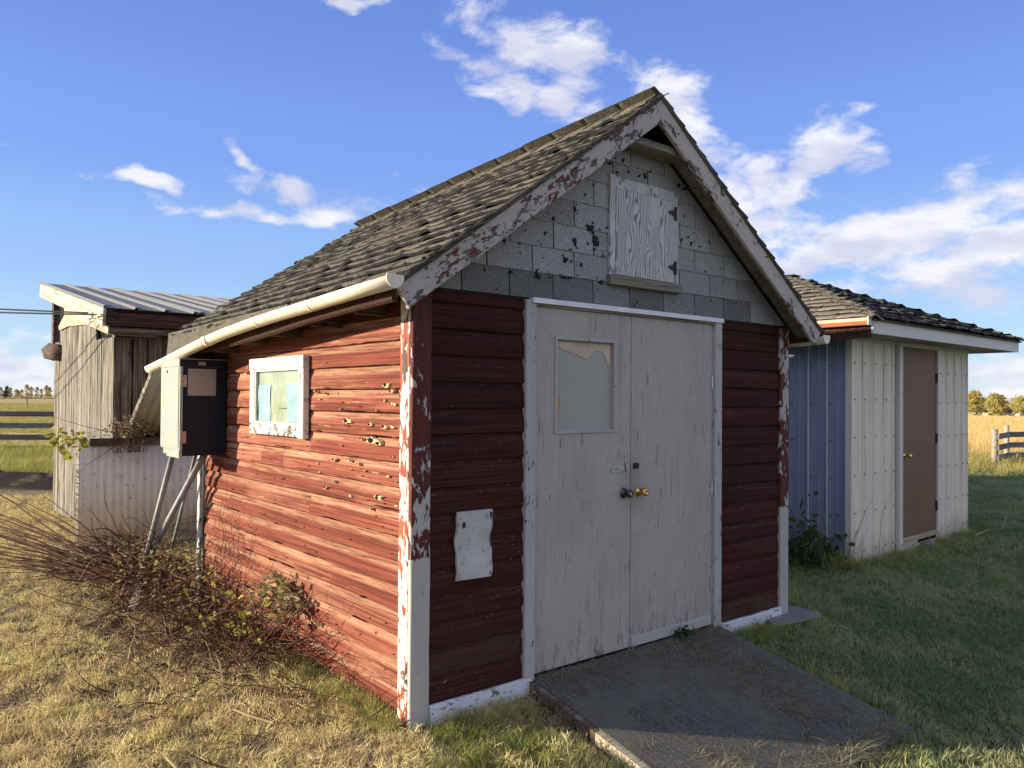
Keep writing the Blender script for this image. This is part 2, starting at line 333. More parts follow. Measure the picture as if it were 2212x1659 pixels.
MAT['brass'] = m_plain('polished_brass', (.80, .52, .16), .18, 1.0, .5, .05, 10)
MAT['bronze'] = m_plain('tarnished_knob', (.11, .10, .085), .3, .9, .5, .2, 30)
MAT['barn_lit'] = m_oldwood('silvered_barn_planks', (.035, .031, .026), (.19, .175, .15), (.38, .355, .31))
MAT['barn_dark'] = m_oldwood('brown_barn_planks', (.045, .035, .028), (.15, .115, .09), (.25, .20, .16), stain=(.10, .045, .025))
MAT['barn_fascia'] = m_oldwood('cream_painted_barge_board', (.34, .30, .22), (.62, .57, .46), (.72, .67, .56))
MAT['barn_beam'] = m_oldwood('dark_red_eave_board', (.04, .022, .018), (.085, .04, .03), (.13, .07, .05))
MAT['roof_metal'] = m_plain('grey_roof_metal', (.16, .16, .155), .6, .0, .25, .06, 1.5)
MAT['roof_rib'] = m_plain('roof_rib_metal', (.42, .42, .41), .5, .0, .5, .06, 2)
MAT['rust_sheet'] = m_plain('rust_stained_sheet', (.48, .36, .26), .5, .1, .4, .15, 4, dirt=(.42, .18, .06, .8))
MAT['white_tin'] = m_plain('white_corrugated_tin', (.86, .74, .58), .55, .0, .35, .04, 2, dirt=(.38, .31, .24, .3))
MAT['beige_tin'] = m_plain('beige_corrugated_tin', (.60, .52, .37), .5, .0, .4, .05, 2, dirt=(.18, .14, .09, .4))
MAT['cab_light'] = m_plain('pale_grey_cabinet_paint', (.30, .33, .31), .5, 0, .4, .05, 3, dirt=(.50, .40, .19, .8))
MAT['cab_dark'] = m_plain('charcoal_cabinet_door', (.016, .018, .028), .6, 0, .12, .06, 3)
MAT['cab_panel'] = m_plain('dull_aluminium_plate', (.34, .31, .28), .6, .3, .4, .2, 90)
MAT['pipe'] = m_plain('galvanised_pipe', (.26, .26, .25), .6, .15, .4, .25, 30)
MAT['white_post'] = m_peel('flaking_white_post', (.74, .73, .68), (.2, .17, .14), .36, 30, under2=(.12, .10, .09), red=.4)
MAT['black'] = m_plain('black_tar_paper', (.012, .012, .014), .9, 0, .1)
MAT['concrete'] = m_plain('grey_concrete', (.22, .22, .21), .9, 0, .2, .15, 12, dirt=(.10, .10, .09, .6), bmp=.002)
MAT['wire'] = m_plain('black_cable', (.015, .015, .016), .5)
MAT['fence'] = m_oldwood('fence_board', (.10, .105, .115), (.19, .195, .21), (.27, .275, .29))
MAT['fence_dark'] = m_oldwood('dark_fence_board', (.04, .042, .05), (.075, .078, .09), (.11, .112, .125))
MAT['post'] = m_oldwood('fence_post_wood', (.20, .18, .14), (.36, .33, .26), (.46, .43, .35))
MAT['raw'] = m_plain('splintered_pale_wood', (.50, .38, .22), .9, 0, .1, .3, 60, bmp=.002)
MAT['hole'] = m_plain('dark_hole', (.02, .010, .008), .95, 0, .05)
MAT['curtain'] = m_plain('blue_and_white_picture_cloth', (.52, .70, .80), .8, 0, .2, .15, 6, dirt=(.86, .88, .88, 1.0))
MAT['blind'] = m_plain('sage_window_blind', (.58, .57, .43), .8, 0, .2, .18, 5, dirt=(.78, .75, .62, .6))

def m_ramp():
    a = Mt('weathered_ramp_plywood', .95, .15)
    g = a.noise((110, 5.0, 1), 1, 4, .65, .8); sp = a.noise((1, 1, 1), 130, 3, .7); big = a.noise((1, 1, 1), 3.2, 4, .6)
    c = a.mix(a.rng(g, .25, .80), (.085, .08, .068), (.195, .185, .155))
    c = a.mix(a.ma('MULTIPLY', a.rng(sp, .40, .58), .7), c, (.045, .044, .04)); c = a.mix(a.ma('MULTIPLY', a.rng(a.noise((1, 1, 1), 75, 4, .75), .56, .66), .6), c, (.30, .28, .23))
    c = a.mix(a.ma('MULTIPLY', a.rng(big, .46, .62), .5), c, (.15, .14, .115)); c = a.mix(a.ma('MULTIPLY', a.rng(a.noise((1, 1, 1), 5.5, 6, .75), .56, .66), .65), c, (.05, .052, .038))
    b = a.bump(g, .004, .8); b = a.bump(sp, .002, .7, b)
    return a.fin(c, b)
MAT['ramp'] = m_ramp()
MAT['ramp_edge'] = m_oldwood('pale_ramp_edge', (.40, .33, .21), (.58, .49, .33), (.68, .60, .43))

def m_glass():
    a = Mt('window_glass', .05); nt = a.t; nt.nodes.remove(a.b)
    tr = nt.nodes.new('ShaderNodeBsdfTransparent'); tr.inputs[0].default_value = (.86, .90, .90, 1)
    gl = nt.nodes.new('ShaderNodeBsdfGlossy'); gl.inputs['Roughness'].default_value = .04
    fr = nt.nodes.new('ShaderNodeFresnel'); fr.inputs['IOR'].default_value = 1.5
    gq = nt.nodes.new('ShaderNodeNewGeometry')
    f = a.ma('MULTIPLY', a.ma('ADD', a.ma('MULTIPLY', fr.outputs[0], .9, True), .04), a.ma('SUBTRACT', 1.0, gq.outputs['Backfacing']))
    ms = nt.nodes.new('ShaderNodeMixShader'); a.link(f, ms.inputs[0]); a.link(tr.outputs[0], ms.inputs[1]); a.link(gl.outputs[0], ms.inputs[2])
    nb_ = a.bump(a.noise((1, 1, 1), 6, 2, .5), .002, .4); a.link(nb_, gl.inputs['Normal'])
    a.link(ms.outputs[0], nt.nodes['Material Output'].inputs['Surface']); return a.m
MAT['glass'] = m_glass()

def m_leafy(name, cols, trans=.35, rough=.7, k=1.2, spread=.5):
    a = Mt(name, rough, .2); nt = a.t
    g = nt.nodes.new('ShaderNodeNewGeometry')
    base = a.mix(g.outputs['Random Per Island'], cols[0], cols[1])
    if len(cols) > 2:
        base = a.mix(a.rng(a.noise((1, 1, 1), k, 4, .6, vec=g.outputs['Position']), .40, .62), base, a.mix(g.outputs['Random Per Island'], cols[2], cols[3] if len(cols) > 3 else cols[2]))
    a.fin(base)
    tl = nt.nodes.new('ShaderNodeBsdfTranslucent'); a.link(base, tl.inputs[0])
    ms = nt.nodes.new('ShaderNodeMixShader'); ms.inputs[0].default_value = trans; a.link(a.b.outputs[0], ms.inputs[1]); a.link(tl.outputs[0], ms.inputs[2])
    a.link(ms.outputs[0], nt.nodes['Material Output'].inputs['Surface']); return a.m
MAT['g_lawn'] = m_leafy('lawn_blades', [(.12, .185, .06), (.26, .35, .12), (.30, .33, .15), (.44, .42, .21)], .3, k=1.1)
MAT['g_dry'] = m_leafy('mown_dry_blades', [(.46, .34, .15), (.95, .80, .44), (.50, .44, .16), (.90, .78, .38)], .3, k=2.0)
MAT['g_band'] = m_leafy('yellowing_blades', [(.34, .31, .07), (.58, .52, .15), (.24, .27, .06), (.44, .42, .12)], .35, k=.5)
MAT['g_clip'] = m_leafy('ramp_clippings', [(.16, .15, .09), (.34, .31, .19)], .2)
MAT['g_lush'] = m_leafy('lush_blades', [(.20, .23, .045), (.36, .37, .09), (.52, .47, .17), (.60, .54, .24)], .35, k=1.5)
MAT['g_gold'] = m_leafy('golden_field_stalks', [(.64, .44, .17), (.85, .64, .30), (.54, .42, .15), (.72, .56, .25)], .35, k=.2)
MAT['g_past'] = m_leafy('pasture_blades', [(.42, .35, .12), (.56, .46, .18), (.30, .30, .08), (.44, .40, .13)], .3, k=.15)
MAT['cane'] = m_plain('red_brown_cane', (.105, .052, .034), .75, 0, .12, .4, 9)
MAT['cane_pale'] = m_plain('pale_dead_stem', (.34, .26, .16), .8, 0, .2, .3, 9)
MAT['leaf_brown'] = m_leafy('withered_leaves', [(.15, .10, .055), (.34, .25, .14), (.22, .19, .085), (.34, .29, .13)], .3, k=4)
MAT['leaf_yel'] = m_leafy('yellow_green_leaves', [(.26, .28, .05), (.50, .42, .09)], .4)
MAT['leaf_dark'] = m_leafy('dark_weed_leaves', [(.030, .05, .018), (.07, .10, .03)], .3)
MAT['tree_yel'] = m_leafy('autumn_poplar_leaves', [(.38, .33, .10), (.62, .54, .20)], .3, k=.15)
MAT['tree_brn'] = m_leafy('half_bare_crown', [(.36, .29, .20), (.55, .46, .32)], .2, k=.15)
MAT['tree_grn'] = m_leafy('green_crown', [(.16, .17, .07), (.30, .28, .12)], .2, k=.15)
MAT['spruce'] = m_leafy('spruce_needles', [(.014, .026, .020), (.035, .055, .038)], .1)
MAT['bark'] = m_plain('grey_bark', (.20, .17, .14), .9, 0, .1, .3, 5)
MAT['hay'] = m_plain('hay_bale', (.46, .36, .20), .9, 0, .1, .3, 12, bmp=.02)
MAT['soil'] = m_plain('dark_turned_soil', (.055, .042, .03), .95, 0, .1, .4, 8, bmp=.02)

def m_ground():
    a = Mt('ground_thatch', .95, .1)
    P = a.pobj
    n = a.noise((1, 1, 1), 1.4, 5, .6, vec=P); f = a.noise((1, 1, 1), 26, 5, .75, vec=P); st = a.noise((1, 1, 1), 90, 4, .7, 1.0, vec=P)
    near = a.mix(a.rng(f, .35, .65), (.075, .055, .032), (.48, .37, .19))
    near = a.mix(a.ma('MULTIPLY', a.rng(st, .5, .7), .6), near, (.04, .032, .02))
    lawn = a.mix(a.rng(f, .35, .65), (.045, .06, .026), (.17, .19, .085))
    x = a.xyz(0); y = a.xyz(1)
    # lawn to the right, dry thatch to the left, pasture and golden field far out
    c = a.mix(a.rng(a.ma('ADD', x, a.ma('MULTIPLY', n, 2.0)), .6, 2.6), near, lawn)
    fieldL = a.mix(a.rng(a.noise((.25, 1, 1), .25, 6, .7, vec=P), .4, .6), (.38, .31, .11), (.52, .41, .17))
    fieldR = a.mix(a.rng(a.noise((.6, 1, 1), .35, 6, .7, vec=P), .4, .6), (.58, .41, .16), (.72, .53, .24))
    far = a.mix(a.rng(a.ma('DIVIDE', x, a.ma('MAXIMUM', y, 1.0)), -.1, .2), fieldL, fieldR)
    c = a.mix(a.rng(a.ma('ADD', y, a.ma('MULTIPLY', n, 3.0)), 21.0, 24.0), c, far)
    heap = a.ma('MULTIPLY', a.rng(a.xyz(1), 13.2, 13.6), a.rng(a.xyz(1), 15.2, 14.8)); c = a.mix(a.ma('MULTIPLY', a.ma('MULTIPLY', heap, a.rng(a.xyz(0), -6.5, -7.5)), a.rng(n, .3, .45)), c, (.045, .035, .025))
    # dark litter and bare earth under and in front of the brush
    dv = a.v('LENGTH', a.v('MULTIPLY', a.v('SUBTRACT', P, (-2.15, 5.9, 0)), (.62, .42, 0)))
    cxx = a.t.nodes[-1] if False else None
    lit = [n_ for n_ in a.t.nodes if n_.type == 'VECT_MATH' and n_.operation == 'LENGTH'][-1].outputs['Value']
    c = a.mix(a.ma('MULTIPLY', a.rng(a.ma('ADD', lit, a.ma('MULTIPLY', f, .9)), 1.45, .95), .85), c, (.055, .040, .026))
    b = a.bump(f, .03, .8); b = a.bump(st, .008, .8, b)
    return a.fin(c, b)
MAT['ground'] = m_ground()

# ------------------------------------------------------------------ mesh helpers
def mesh(V, F, smooth=False, mats=None, mi=None):
    me = bpy.data.meshes.new('mesh'); me.from_pydata([tuple(v) for v in V], [], F); me.update()
    if smooth: me.polygons.foreach_set('use_smooth', [True] * len(me.polygons))
    return me
class MB:
    def __init__(s): s.V = []; s.F = []
    def add(s, V, F):
        o = len(s.V); s.V += [tuple(v) for v in V]; s.F += [tuple(i + o for i in f) for f in F]; return s
    def box(s, a, b):
        x0, y0, z0 = a; x1, y1, z1 = b
        return s.add([(x0, y0, z0), (x1, y0, z0), (x1, y1, z0), (x0, y1, z0), (x0, y0, z1), (x1, y0, z1), (x1, y1, z1), (x0, y1, z1)],
                     [(0, 3, 2, 1), (4, 5, 6, 7), (0, 1, 5, 4), (1, 2, 6, 5), (2, 3, 7, 6), (3, 0, 4, 7)])
    def tube(s, pts, r0, r1=None, n=6, cap=True):
        if r1 is None: r1 = r0
        pts = [Vector(p) for p in pts]; rings = []
        for i, p in enumerate(pts):
            d = (pts[min(i + 1, len(pts) - 1)] - pts[max(i - 1, 0)]).normalized()
            a = d.orthogonal().normalized() if i == 0 else (pa - d * pa.dot(d)).normalized()
            pa = a; b = d.cross(a); r = r0 + (r1 - r0) * i / max(1, len(pts) - 1)
            rings.append([p + (a * math.cos(2 * math.pi * k / n) + b * math.sin(2 * math.pi * k / n)) * r for k in range(n)])
        V = [v for q in rings for v in q]; F = []
        for i in range(len(pts) - 1):
            for k in range(n): F.append((i * n + k, i * n + (k + 1) % n, (i + 1) * n + (k + 1) % n, (i + 1) * n + k))
        if cap: F += [tuple(range(n))[::-1], tuple((len(pts) - 1) * n + k for k in range(n))]
        return s.add(V, F)
    def sweep(s, prof, pts_fn, n):      # closed profile (list of (y,z)) swept; pts_fn(i, y, z) -> point
        m_ = len(prof); V = []; F = []
        for i in range(n + 1):
            for (y, z) in prof: V.append(pts_fn(i, y, z))
        for i in range(n):
            for k in range(m_): F.append((i * m_ + k, (i + 1) * m_ + k, (i + 1) * m_ + (k + 1) % m_, i * m_ + (k + 1) % m_))
        F += [tuple(range(m_)), tuple(n * m_ + k for k in range(m_))[::-1]]
        return s.add(V, F)
    def mesh(s, smooth=False): return mesh(s.V, s.F, smooth)

def link(o, parent=None, M_=None):
    COL.objects.link(o)
    if parent is not None: o.parent = parent
    if M_ is not None: o.matrix_local = M_
    return o
def part(name, me, mat, parent, M_=None, label=None, kind=None, color=None):
    if isinstance(me, MB): me = me.mesh()
    if mat is not None and not me.materials: me.materials.append(MAT[mat])
    o = bpy.data.objects.new(name, me); link(o, parent, M_)
    if label: o['label'] = label
    if kind: o['kind'] = kind
    if color: o.color = color
    return o
def tag(o, label, cat, group=None, kind=None):
    o['label'] = label
    if cat: o['category'] = cat
    if group: o['group'] = group
    if kind: o['kind'] = kind
    return o
def thing(name, label, cat, loc=(0, 0, 0), rz=0, group=None):
    o = bpy.data.objects.new(name, None); COL.objects.link(o); o.location = loc; o.rotation_euler = (0, 0, rz); o.empty_display_size = .1
    return tag(o, label, cat, group)
def solo(name, me, mat, label, cat, loc=(0, 0, 0), rz=0, group=None):
    o = part(name, me, mat, None); o.location = loc; o.rotation_euler = (0, 0, rz); return tag(o, label, cat, group)
def T(x, y, z): return Matrix.Translation((x, y, z))
def RZ(a): return Matrix.Rotation(a, 4, 'Z')
def RY(a): return Matrix.Rotation(a, 4, 'Y')
def RX(a): return Matrix.Rotation(a, 4, 'X')
FRONT = Matrix.Identity(4)
def LEFT(vmax): return T(0, vmax, 0) @ RZ(-math.pi / 2)        # face x runs towards the front, y inward, z up

def plank(L, Wd, Th, seg=None, wob=.0015, cup=0):      # along X, width Z, front face at y=-Th
    seg = seg or max(2, int(L / .12)); c = min(.004, Th * .25, Wd * .2)
    prof = [(0, 0), (-Th + c, 0), (-Th, c), (-Th, Wd * .5), (-Th, Wd - c), (-Th + c, Wd), (0, Wd)]
    sd = rnd.random() * 100; mb = MB()
    def fn(i, y, z):
        x = L * i / seg
        nz_ = mn.noise(Vector((x * 5, z * 3 + sd, sd))); n2 = mn.noise(Vector((x * 9, sd, z * 40)))
        e = 1 if (z < .01 or z > Wd - .01) else 0
        ex = 0
        if i in (0, seg): ex = n2 * wob * 1.5
        return (x + ex, y + nz_ * wob * .8 * (y < 0), z + e * n2 * wob)
    mb.sweep(prof, fn, seg); return mb.mesh()
def hplank(parent, name, mat, x, y, z, L, Wd, Th, face=FRONT, wob=.0015, **k):
    return part(name, plank(L, Wd, Th, wob=wob), mat, parent, face @ T(x, y, z), **k)
def vplank(parent, name, mat, x, y, z, L, Wd, Th, face=FRONT, wob=.0015, **k):
    return part(name, plank(L, Wd, Th, wob=wob), mat, parent, face @ T(x + Wd, y, z) @ RY(-math.pi / 2), **k)

def clap(L, H=.1405, seg=None, amp=1.0):
    seg = seg or max(3, int(L / .07)); sd = rnd.random() * 200
    prof = [(0, -.002), (-.020, 0), (-.022, .004), (-.021, H * .58), (-.0155, H * .68), (-.0100, H * .80), (-.0080, H * .93), (-.0070, H + .001), (-.004, H + .012), (0, H + .012)]
    mb = MB()
    def fn(i, y, z):
        x = L * i / seg
        n1 = mn.noise(Vector((x * 2.5, sd, 0))); n2 = mn.noise(Vector((x * 16, sd, 3))) + .9 * max(0, mn.noise(Vector((x * 7, sd, 30))) - .25)
        bot = 1 if z < .01 else 0
        return (x, y - bot * (n1 + .25) * .0045 * amp - n1 * .0015, z + bot * (n2 * .0035 + n1 * .002) * amp)
    mb.sweep(prof, fn, seg); return mb.mesh()

def blob(cx, cz, w, h, y0, th, seed, n=11, rag=.45):   # ragged flat flake standing th proud of y0 (front face frame)
    r_ = random.Random(seed); V = []
    for lay, k in ((y0, 1.0), (y0 - th, .86)):
        for i in range(n):
            a = 2 * math.pi * i / n; r_.seed(seed * 31 + i); q = 1 - rag * r_.random()
            V.append((cx + w / 2 * math.cos(a) * q * k, lay, cz + h / 2 * math.sin(a) * q * k))
    F = [tuple(range(n, 2 * n))[::-1]] + [(i, (i + 1) % n, n + (i + 1) % n, n + i) for i in range(n)]
    return V, [f[::-1] for f in F]

# ------------------------------------------------------------------ frames and terrain
SO = Vector((-.4818, 3.8885, 0)); SA = .6856                     # red shed: front left corner and heading
WO = Vector((3.2915, 7.7102, 0)); WA = R(41.26)                  # white shed
BO = Vector((-6.42, 11.14, 0))                                   # barn: far left corner, same heading as the shed
su = Vector((math.cos(SA), math.sin(SA), 0)); sv = Vector((-math.sin(SA), math.cos(SA), 0))
def sw(u, v, z=0): return SO + su * u + sv * v + Vector((0, 0, z))
def sst(a, b, x):
    t = max(0., min(1., (x - a) / (b - a))); return t * t * (3 - 2 * t)
def gz(x, y):
    du, dv = x - SO.x, y - SO.y; u = du * su.x + dv * su.y; v = du * sv.x + dv * sv.y
    r = math.hypot(x, y); z = 0.
    if v < 0: z -= .20 * min(-v, 1.3) * sst(-1.0, .9, u) * (1 - sst(9, 16, r))
    if r > 24: z -= (min(r, 320) - 24) * .0118 * sst(-.05, .30, x / max(abs(y), 1) if y > 0 else 0)
    if r < 60:
        k = 1 - r / 60
        z += k * (.035 * mn.noise(Vector((x * .6, y * .6, 3))) + .014 * mn.noise(Vector((x * 2.3, y * 2.3, 9))))
        z += -.01
    # low heap of turned soil in front of the left fence
    d = math.hypot((x + 9.4) / 2.4, (y - 14.2) / .75); z += .22 * max(0, 1 - d * d) * (1 + .5 * mn.noise(Vector((x * 5, y * 5, 0))))
    return z

# ground: one sheet, fine near, coarse far
def axis(near, far, n1, n2):
    a = [near * (i / n1) for i in range(n1 + 1)]; k = (far / near) ** (1 / n2); q = near
    for i in range(n2): q *= k; a.append(q)
    return a
ax = axis(16, 3500, 90, 34); xs = [-x for x in ax[:0:-1]] + ax
ay = axis(22, 3500, 120, 34); ys = [-3500, -1200, -400, -150, -60, -30, -15, -8, -4, -2] + ay
V = [(x, y, gz(x, y)) for y in ys for x in xs]; nx = len(xs)
F = [(j * nx + i, j * nx + i + 1, (j + 1) * nx + i + 1, (j + 1) * nx + i) for j in range(len(ys) - 1) for i in range(nx - 1)]
g = part('ground', mesh(V, F, True), 'ground', None); g['kind'] = 'structure'; g['label'] = 'mown grass ground running out to flat prairie fields'

# ================================================================== RED SHED
shed = thing('red_shed', 'small red clapboard shed with gable front and curled shingle roof beside the ramp', 'shed', tuple(SO), SA)
SW_, SL_ = 3.276, 3.03
SAG = .052
def zr(u, v): return 3.44 - .715 * abs(u - 1.6) - SAG * (v + .2) * (1 - .72 * min(1, abs(u - 1.6) / 1.85))
# core behind the boards
mb = MB()
gv = [(0.03, .02), (SW_ - .03, .02), (SW_ - .03, 2.05), (1.6, 3.10), (.03, 2.05)]
V = [(u, .03, z) for u, z in gv] + [(u, 3.0, z - .12) for u, z in gv]
mb.add(V, [(0, 1, 2, 3, 4), (9, 8, 7, 6, 5)] + [(i, 5 + i, 5 + (i + 1) % 5, (i + 1) % 5) for i in range(5)])
part('wall_core', mb, 'black', shed)
EXP = HS
# clapboards of the sunlit left wall
LF = LEFT(3.03)
for r in range(17):
    z = .040 + r * EXP
    L = 2.93
    cuts = sorted(rnd.sample([.55, .8, 1.15, 1.5, 1.9, 2.2], rnd.choice([0, 1, 1, 2])))
    e = [.03] + cuts + [L]
    for a, b in zip(e[:-1], e[1:]):
        part('clapboard', clap(b - a - .002, EXP, amp=1.5), 'red_side' if r < 16 else 'red_eave_shade', shed, LF @ T(a, .012, z) @ RX(R(rnd.uniform(-.5, .5))))
# front boards either side of the doors
for r in range(16):
    z = .075 + r * HF
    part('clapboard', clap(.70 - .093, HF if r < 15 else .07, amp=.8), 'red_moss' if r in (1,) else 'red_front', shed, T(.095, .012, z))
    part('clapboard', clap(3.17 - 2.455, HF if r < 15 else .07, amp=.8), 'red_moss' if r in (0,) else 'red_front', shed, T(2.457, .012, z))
# right and rear walls
for r in range(16):
    z = .045 + r * HF
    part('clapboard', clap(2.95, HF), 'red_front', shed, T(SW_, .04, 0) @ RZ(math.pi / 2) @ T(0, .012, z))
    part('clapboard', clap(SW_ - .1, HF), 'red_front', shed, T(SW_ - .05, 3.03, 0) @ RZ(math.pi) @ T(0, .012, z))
# corner trims
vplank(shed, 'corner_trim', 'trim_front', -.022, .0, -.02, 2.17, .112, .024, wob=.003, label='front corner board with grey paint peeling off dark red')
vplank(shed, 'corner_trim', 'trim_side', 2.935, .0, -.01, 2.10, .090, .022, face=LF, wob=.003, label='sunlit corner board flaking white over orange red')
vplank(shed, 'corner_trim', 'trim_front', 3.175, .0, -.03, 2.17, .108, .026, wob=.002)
vplank(shed, 'corner_trim', 'white_post', -.10, -.01, .0, 1.95, .055, .02, face=LF, label='narrow flaking white board at the rear corner')
part('corner_gap', MB().box((-.045, .0, .0), (.028, .012, 1.98)), 'black', shed, LF)
# skirt boards
hplank(shed, 'skirt_board', 'skirt', .092, .0, -.035, .655, .115, .030, wob=.003)
hplank(shed, 'skirt_board', 'skirt', 2.46, .0, -.045, .72, .115, .030, wob=.003)
# gable wall behind the asphalt siding
mb = MB(); gp = [(0.0, 2.14), (SW_, 2.14), (SW_, 2.17), (1.6, 3.35), (0.0, 2.21)]
mb.add([(u, -.004, z) for u, z in gp] + [(u, .03, z) for u, z in gp], [(0, 1, 2, 3, 4), (9, 8, 7, 6, 5)] + [(i, 5 + i, 5 + (i + 1) % 5, (i + 1) % 5) for i in range(5)])
part('gable_sheathing', mb, 'tar', shed)
def tabface(u0, u1, z0, z1, top, seed):     # one shingle tab, clipped by the rake lines, slightly proud at its bottom
    r_ = random.Random(seed); n = 5; V = []
    for lay in (0, 1):
        for i in range(n + 1):
            u = u0 + (u1 - u0) * i / n
            zt = min(z1, 3.338 - .715 * abs(u - 1.6)); zt = max(zt, z0 + .002)
            zb = z0 + r_.uniform(-.0015, .0015)
            V.append((u, (-.0135 - r_.random() * .003) if lay else -.006, zb)); V.append((u, -.0085 if lay else -.005, zt))
    k = 2 * (n + 1); F = []
    for i in range(n):
        a = 2 * i
        F += [(k + a, k + a + 2, k + a + 3, k + a + 1), (a, a + 1, a + 3, a + 2), (a, a + 2, k + a + 2, k + a)]
    F += [(0, k, k + 1, 1), (2 * n, 2 * n + 1, k + 2 * n + 1, k + 2 * n)]
    return mesh(V, F)
row = 0; z = 2.148
dark_rows = {0: .62, 1: .92, 2: 1.0}
while z < 3.04:
    h = .146; off = [-.043, .118][row % 2]
    u = off
    while u < SW_:
        a = max(u, .004); b = min(u + .3165, SW_ - .004)
        lim = (3.338 - z) / .715
        a = max(a, 1.6 - lim); b = min(b, 1.6 + lim)
        if b - a > .03:
            inhatch = z > 2.32 and z + h < 2.93 and a > 1.36 and b < 1.96
            if not inhatch:
                k = 1.0
                if row == 0: k = (.44 if a < .9 else .56) if .25 < a < 2.7 else .8
                elif row == 1: k = .78 if a > 2.0 else 1.0
                elif row == 2: k = .82 if 1.9 < a < 2.4 else 1.
                elif row == 3: k = .60 if 1.2 < a + .1 < 1.4 or a < .55 else 1.
                k *= rnd.choice([.78, .9, 1.0, 1.05, 1.12])
                part('siding_shingle', tabface(a + .0045, b - .0045, z + .0045, z + h + .006, 0, int(u * 1000) + row), 'siding_tab', shed, color=(k * .98, k, k * 1.02, 1))
        u += .3165
    z += h; row += 1
# tar blemishes where granules are gone
mb = MB()
BL = [(1.07, 2.50, .07, .08), (.78, 2.30, .03, .05), (1.19, 2.60, .02, .02), (.90, 2.61, .05, .045), (1.07, 2.69, .03, .05), (1.00, 2.39, .07, .06), (1.12, 2.375, .035, .04),
      (.79, 2.27, .10, .03), (1.0, 2.292, .16, .03), (1.29, 2.29, .05, .05), (1.19, 2.60, .11, .08), (1.24, 2.53, .10, .10), (.55, 2.44, .03, .04), (.60, 2.28, .03, .02),
      (1.359, 3.01, .035, .035), (1.42, 2.97, .03, .03), (1.468, 3.05, .04, .04), (1.40, 3.05, .02, .02), (1.52, 2.99, .025, .03), (1.67, 2.99, .035, .05), (1.72, 3.03, .02, .03),
      (1.62, 2.985, .015, .02), (1.60, 3.04, .015, .015), (2.0, 2.99, .05, .04), (2.06, 2.98, .06, .035), (2.03, 2.64, .03, .04), (2.13, 2.63, .045, .04), (2.10, 2.67, .02, .02), (2.22, 2.62, .04, .02),
      (2.32, 2.66, .02, .02), (2.05, 2.80, .02, .02), (2.28, 2.46, .02, .02), (.66, 2.44, .015, .02), (.5, 2.18, .015, .015), (.93, 2.16, .03, .02), (1.6, 2.2, .015, .02),
      (.42, 2.27, .015, .02), (1.3, 2.45, .02, .03), (1.33, 2.62, .03, .02), (.84, 2.52, .025, .04), (.70, 2.52, .012, .012), (1.15, 2.79, .02, .02), (1.22, 2.86, .015, .015), (2.45, 2.50, .012, .012)]
for i, (cx, cz, w, h) in enumerate(BL):
    w *= .8; h *= .8; mb.add(*blob(cx, cz, w, h, -.010, .0085, i + 3, n=19, rag=.62))
    for q in range(3): mb.add(*blob(cx + rnd.gauss(0, w * .5), cz + rnd.gauss(0, h * .5), w * .3, h * .3, -.010, .0080, i * 5 + q + 1000, n=7, rag=.5))
for i in range(60):
    cx = rnd.uniform(.5, 2.7); cz = rnd.uniform(2.17, 3.0)
    if 3.2 - .715 * abs(cx - 1.6) > cz + .05 and not (1.33 < cx < 2.0 and cz > 2.3): mb.add(*blob(cx, cz, rnd.uniform(.006, .016), rnd.uniform(.006, .02), -.010, .008, i + 300, n=6))
part('tar_blemishes', mb, 'tar', shed, kind='stuff')
# hatch in the gable
hx0, hx1, hz0, hz1 = 1.345, 1.975, 2.345, 2.925
mb = MB().box((hx0, -.030, hz0), (hx0 + .045, -.012, hz1 + .02)).box((hx0 + .045, -.030, hz1 - .055), (hx1 - .04, -.012, hz1 + .01)).box((hx1 - .04, -.030, hz0), (hx1, -.012, hz1 - .02))
part('hatch_frame', mb, 'hatch', shed)
hd = part('hatch_door', MB().box((hx0 + .047, -.034, hz0 + .002), (hx1 - .042, -.014, hz1 - .058)), 'hatch', shed, label='square plywood hatch with weathered white grain')
for zz in (hz1 - .13, hz0 + .10):
    mb = MB().box((hx1 - .038, -.040, zz - .045), (hx1 - .022, -.031, zz + .040)).box((hx1 - .046, -.044, zz - .04), (hx1 - .036, -.035, zz + .04))
    mb.add([(hx1 - .048, -.041, zz - .022), (hx1 - .048, -.041, zz + .022), (hx1 - .10, -.041, zz + .005), (hx1 - .10, -.041, zz - .005), (hx1 - .048, -.035, zz - .022), (hx1 - .048, -.035, zz + .022), (hx1 - .10, -.035, zz + .005), (hx1 - .10, -.035, zz - .005)],
           [(0, 1, 2, 3), (0, 3, 7, 4), (1, 5, 6, 2), (2, 6, 7, 3)])
    part('strap_hinge', mb, 'hinge', hd)
hplank(shed, 'hatch_sill', 'soffit_wood', hx0 - .012, -.006, hz0 - .062, .665, .058, .040, wob=.005)
# peak: cross board and dark opening
hplank(shed, 'peak_board', 'soffit_wood', 1.31, -.004, 3.115, .60, .045, .15, wob=.004, label='horizontal board under the dark peak opening')
mb = MB(); mb.add([(1.30, -.016, 3.155), (1.90, -.016, 3.155), (1.60, -.016, 3.36), (1.30, .05, 3.155), (1.90, .05, 3.155), (1.60, .05, 3.36)], [(0, 1, 2), (3, 5, 4), (0, 3, 4, 1), (1, 4, 5, 2), (2, 5, 3, 0)])
part('peak_opening', mb, 'black', shed)
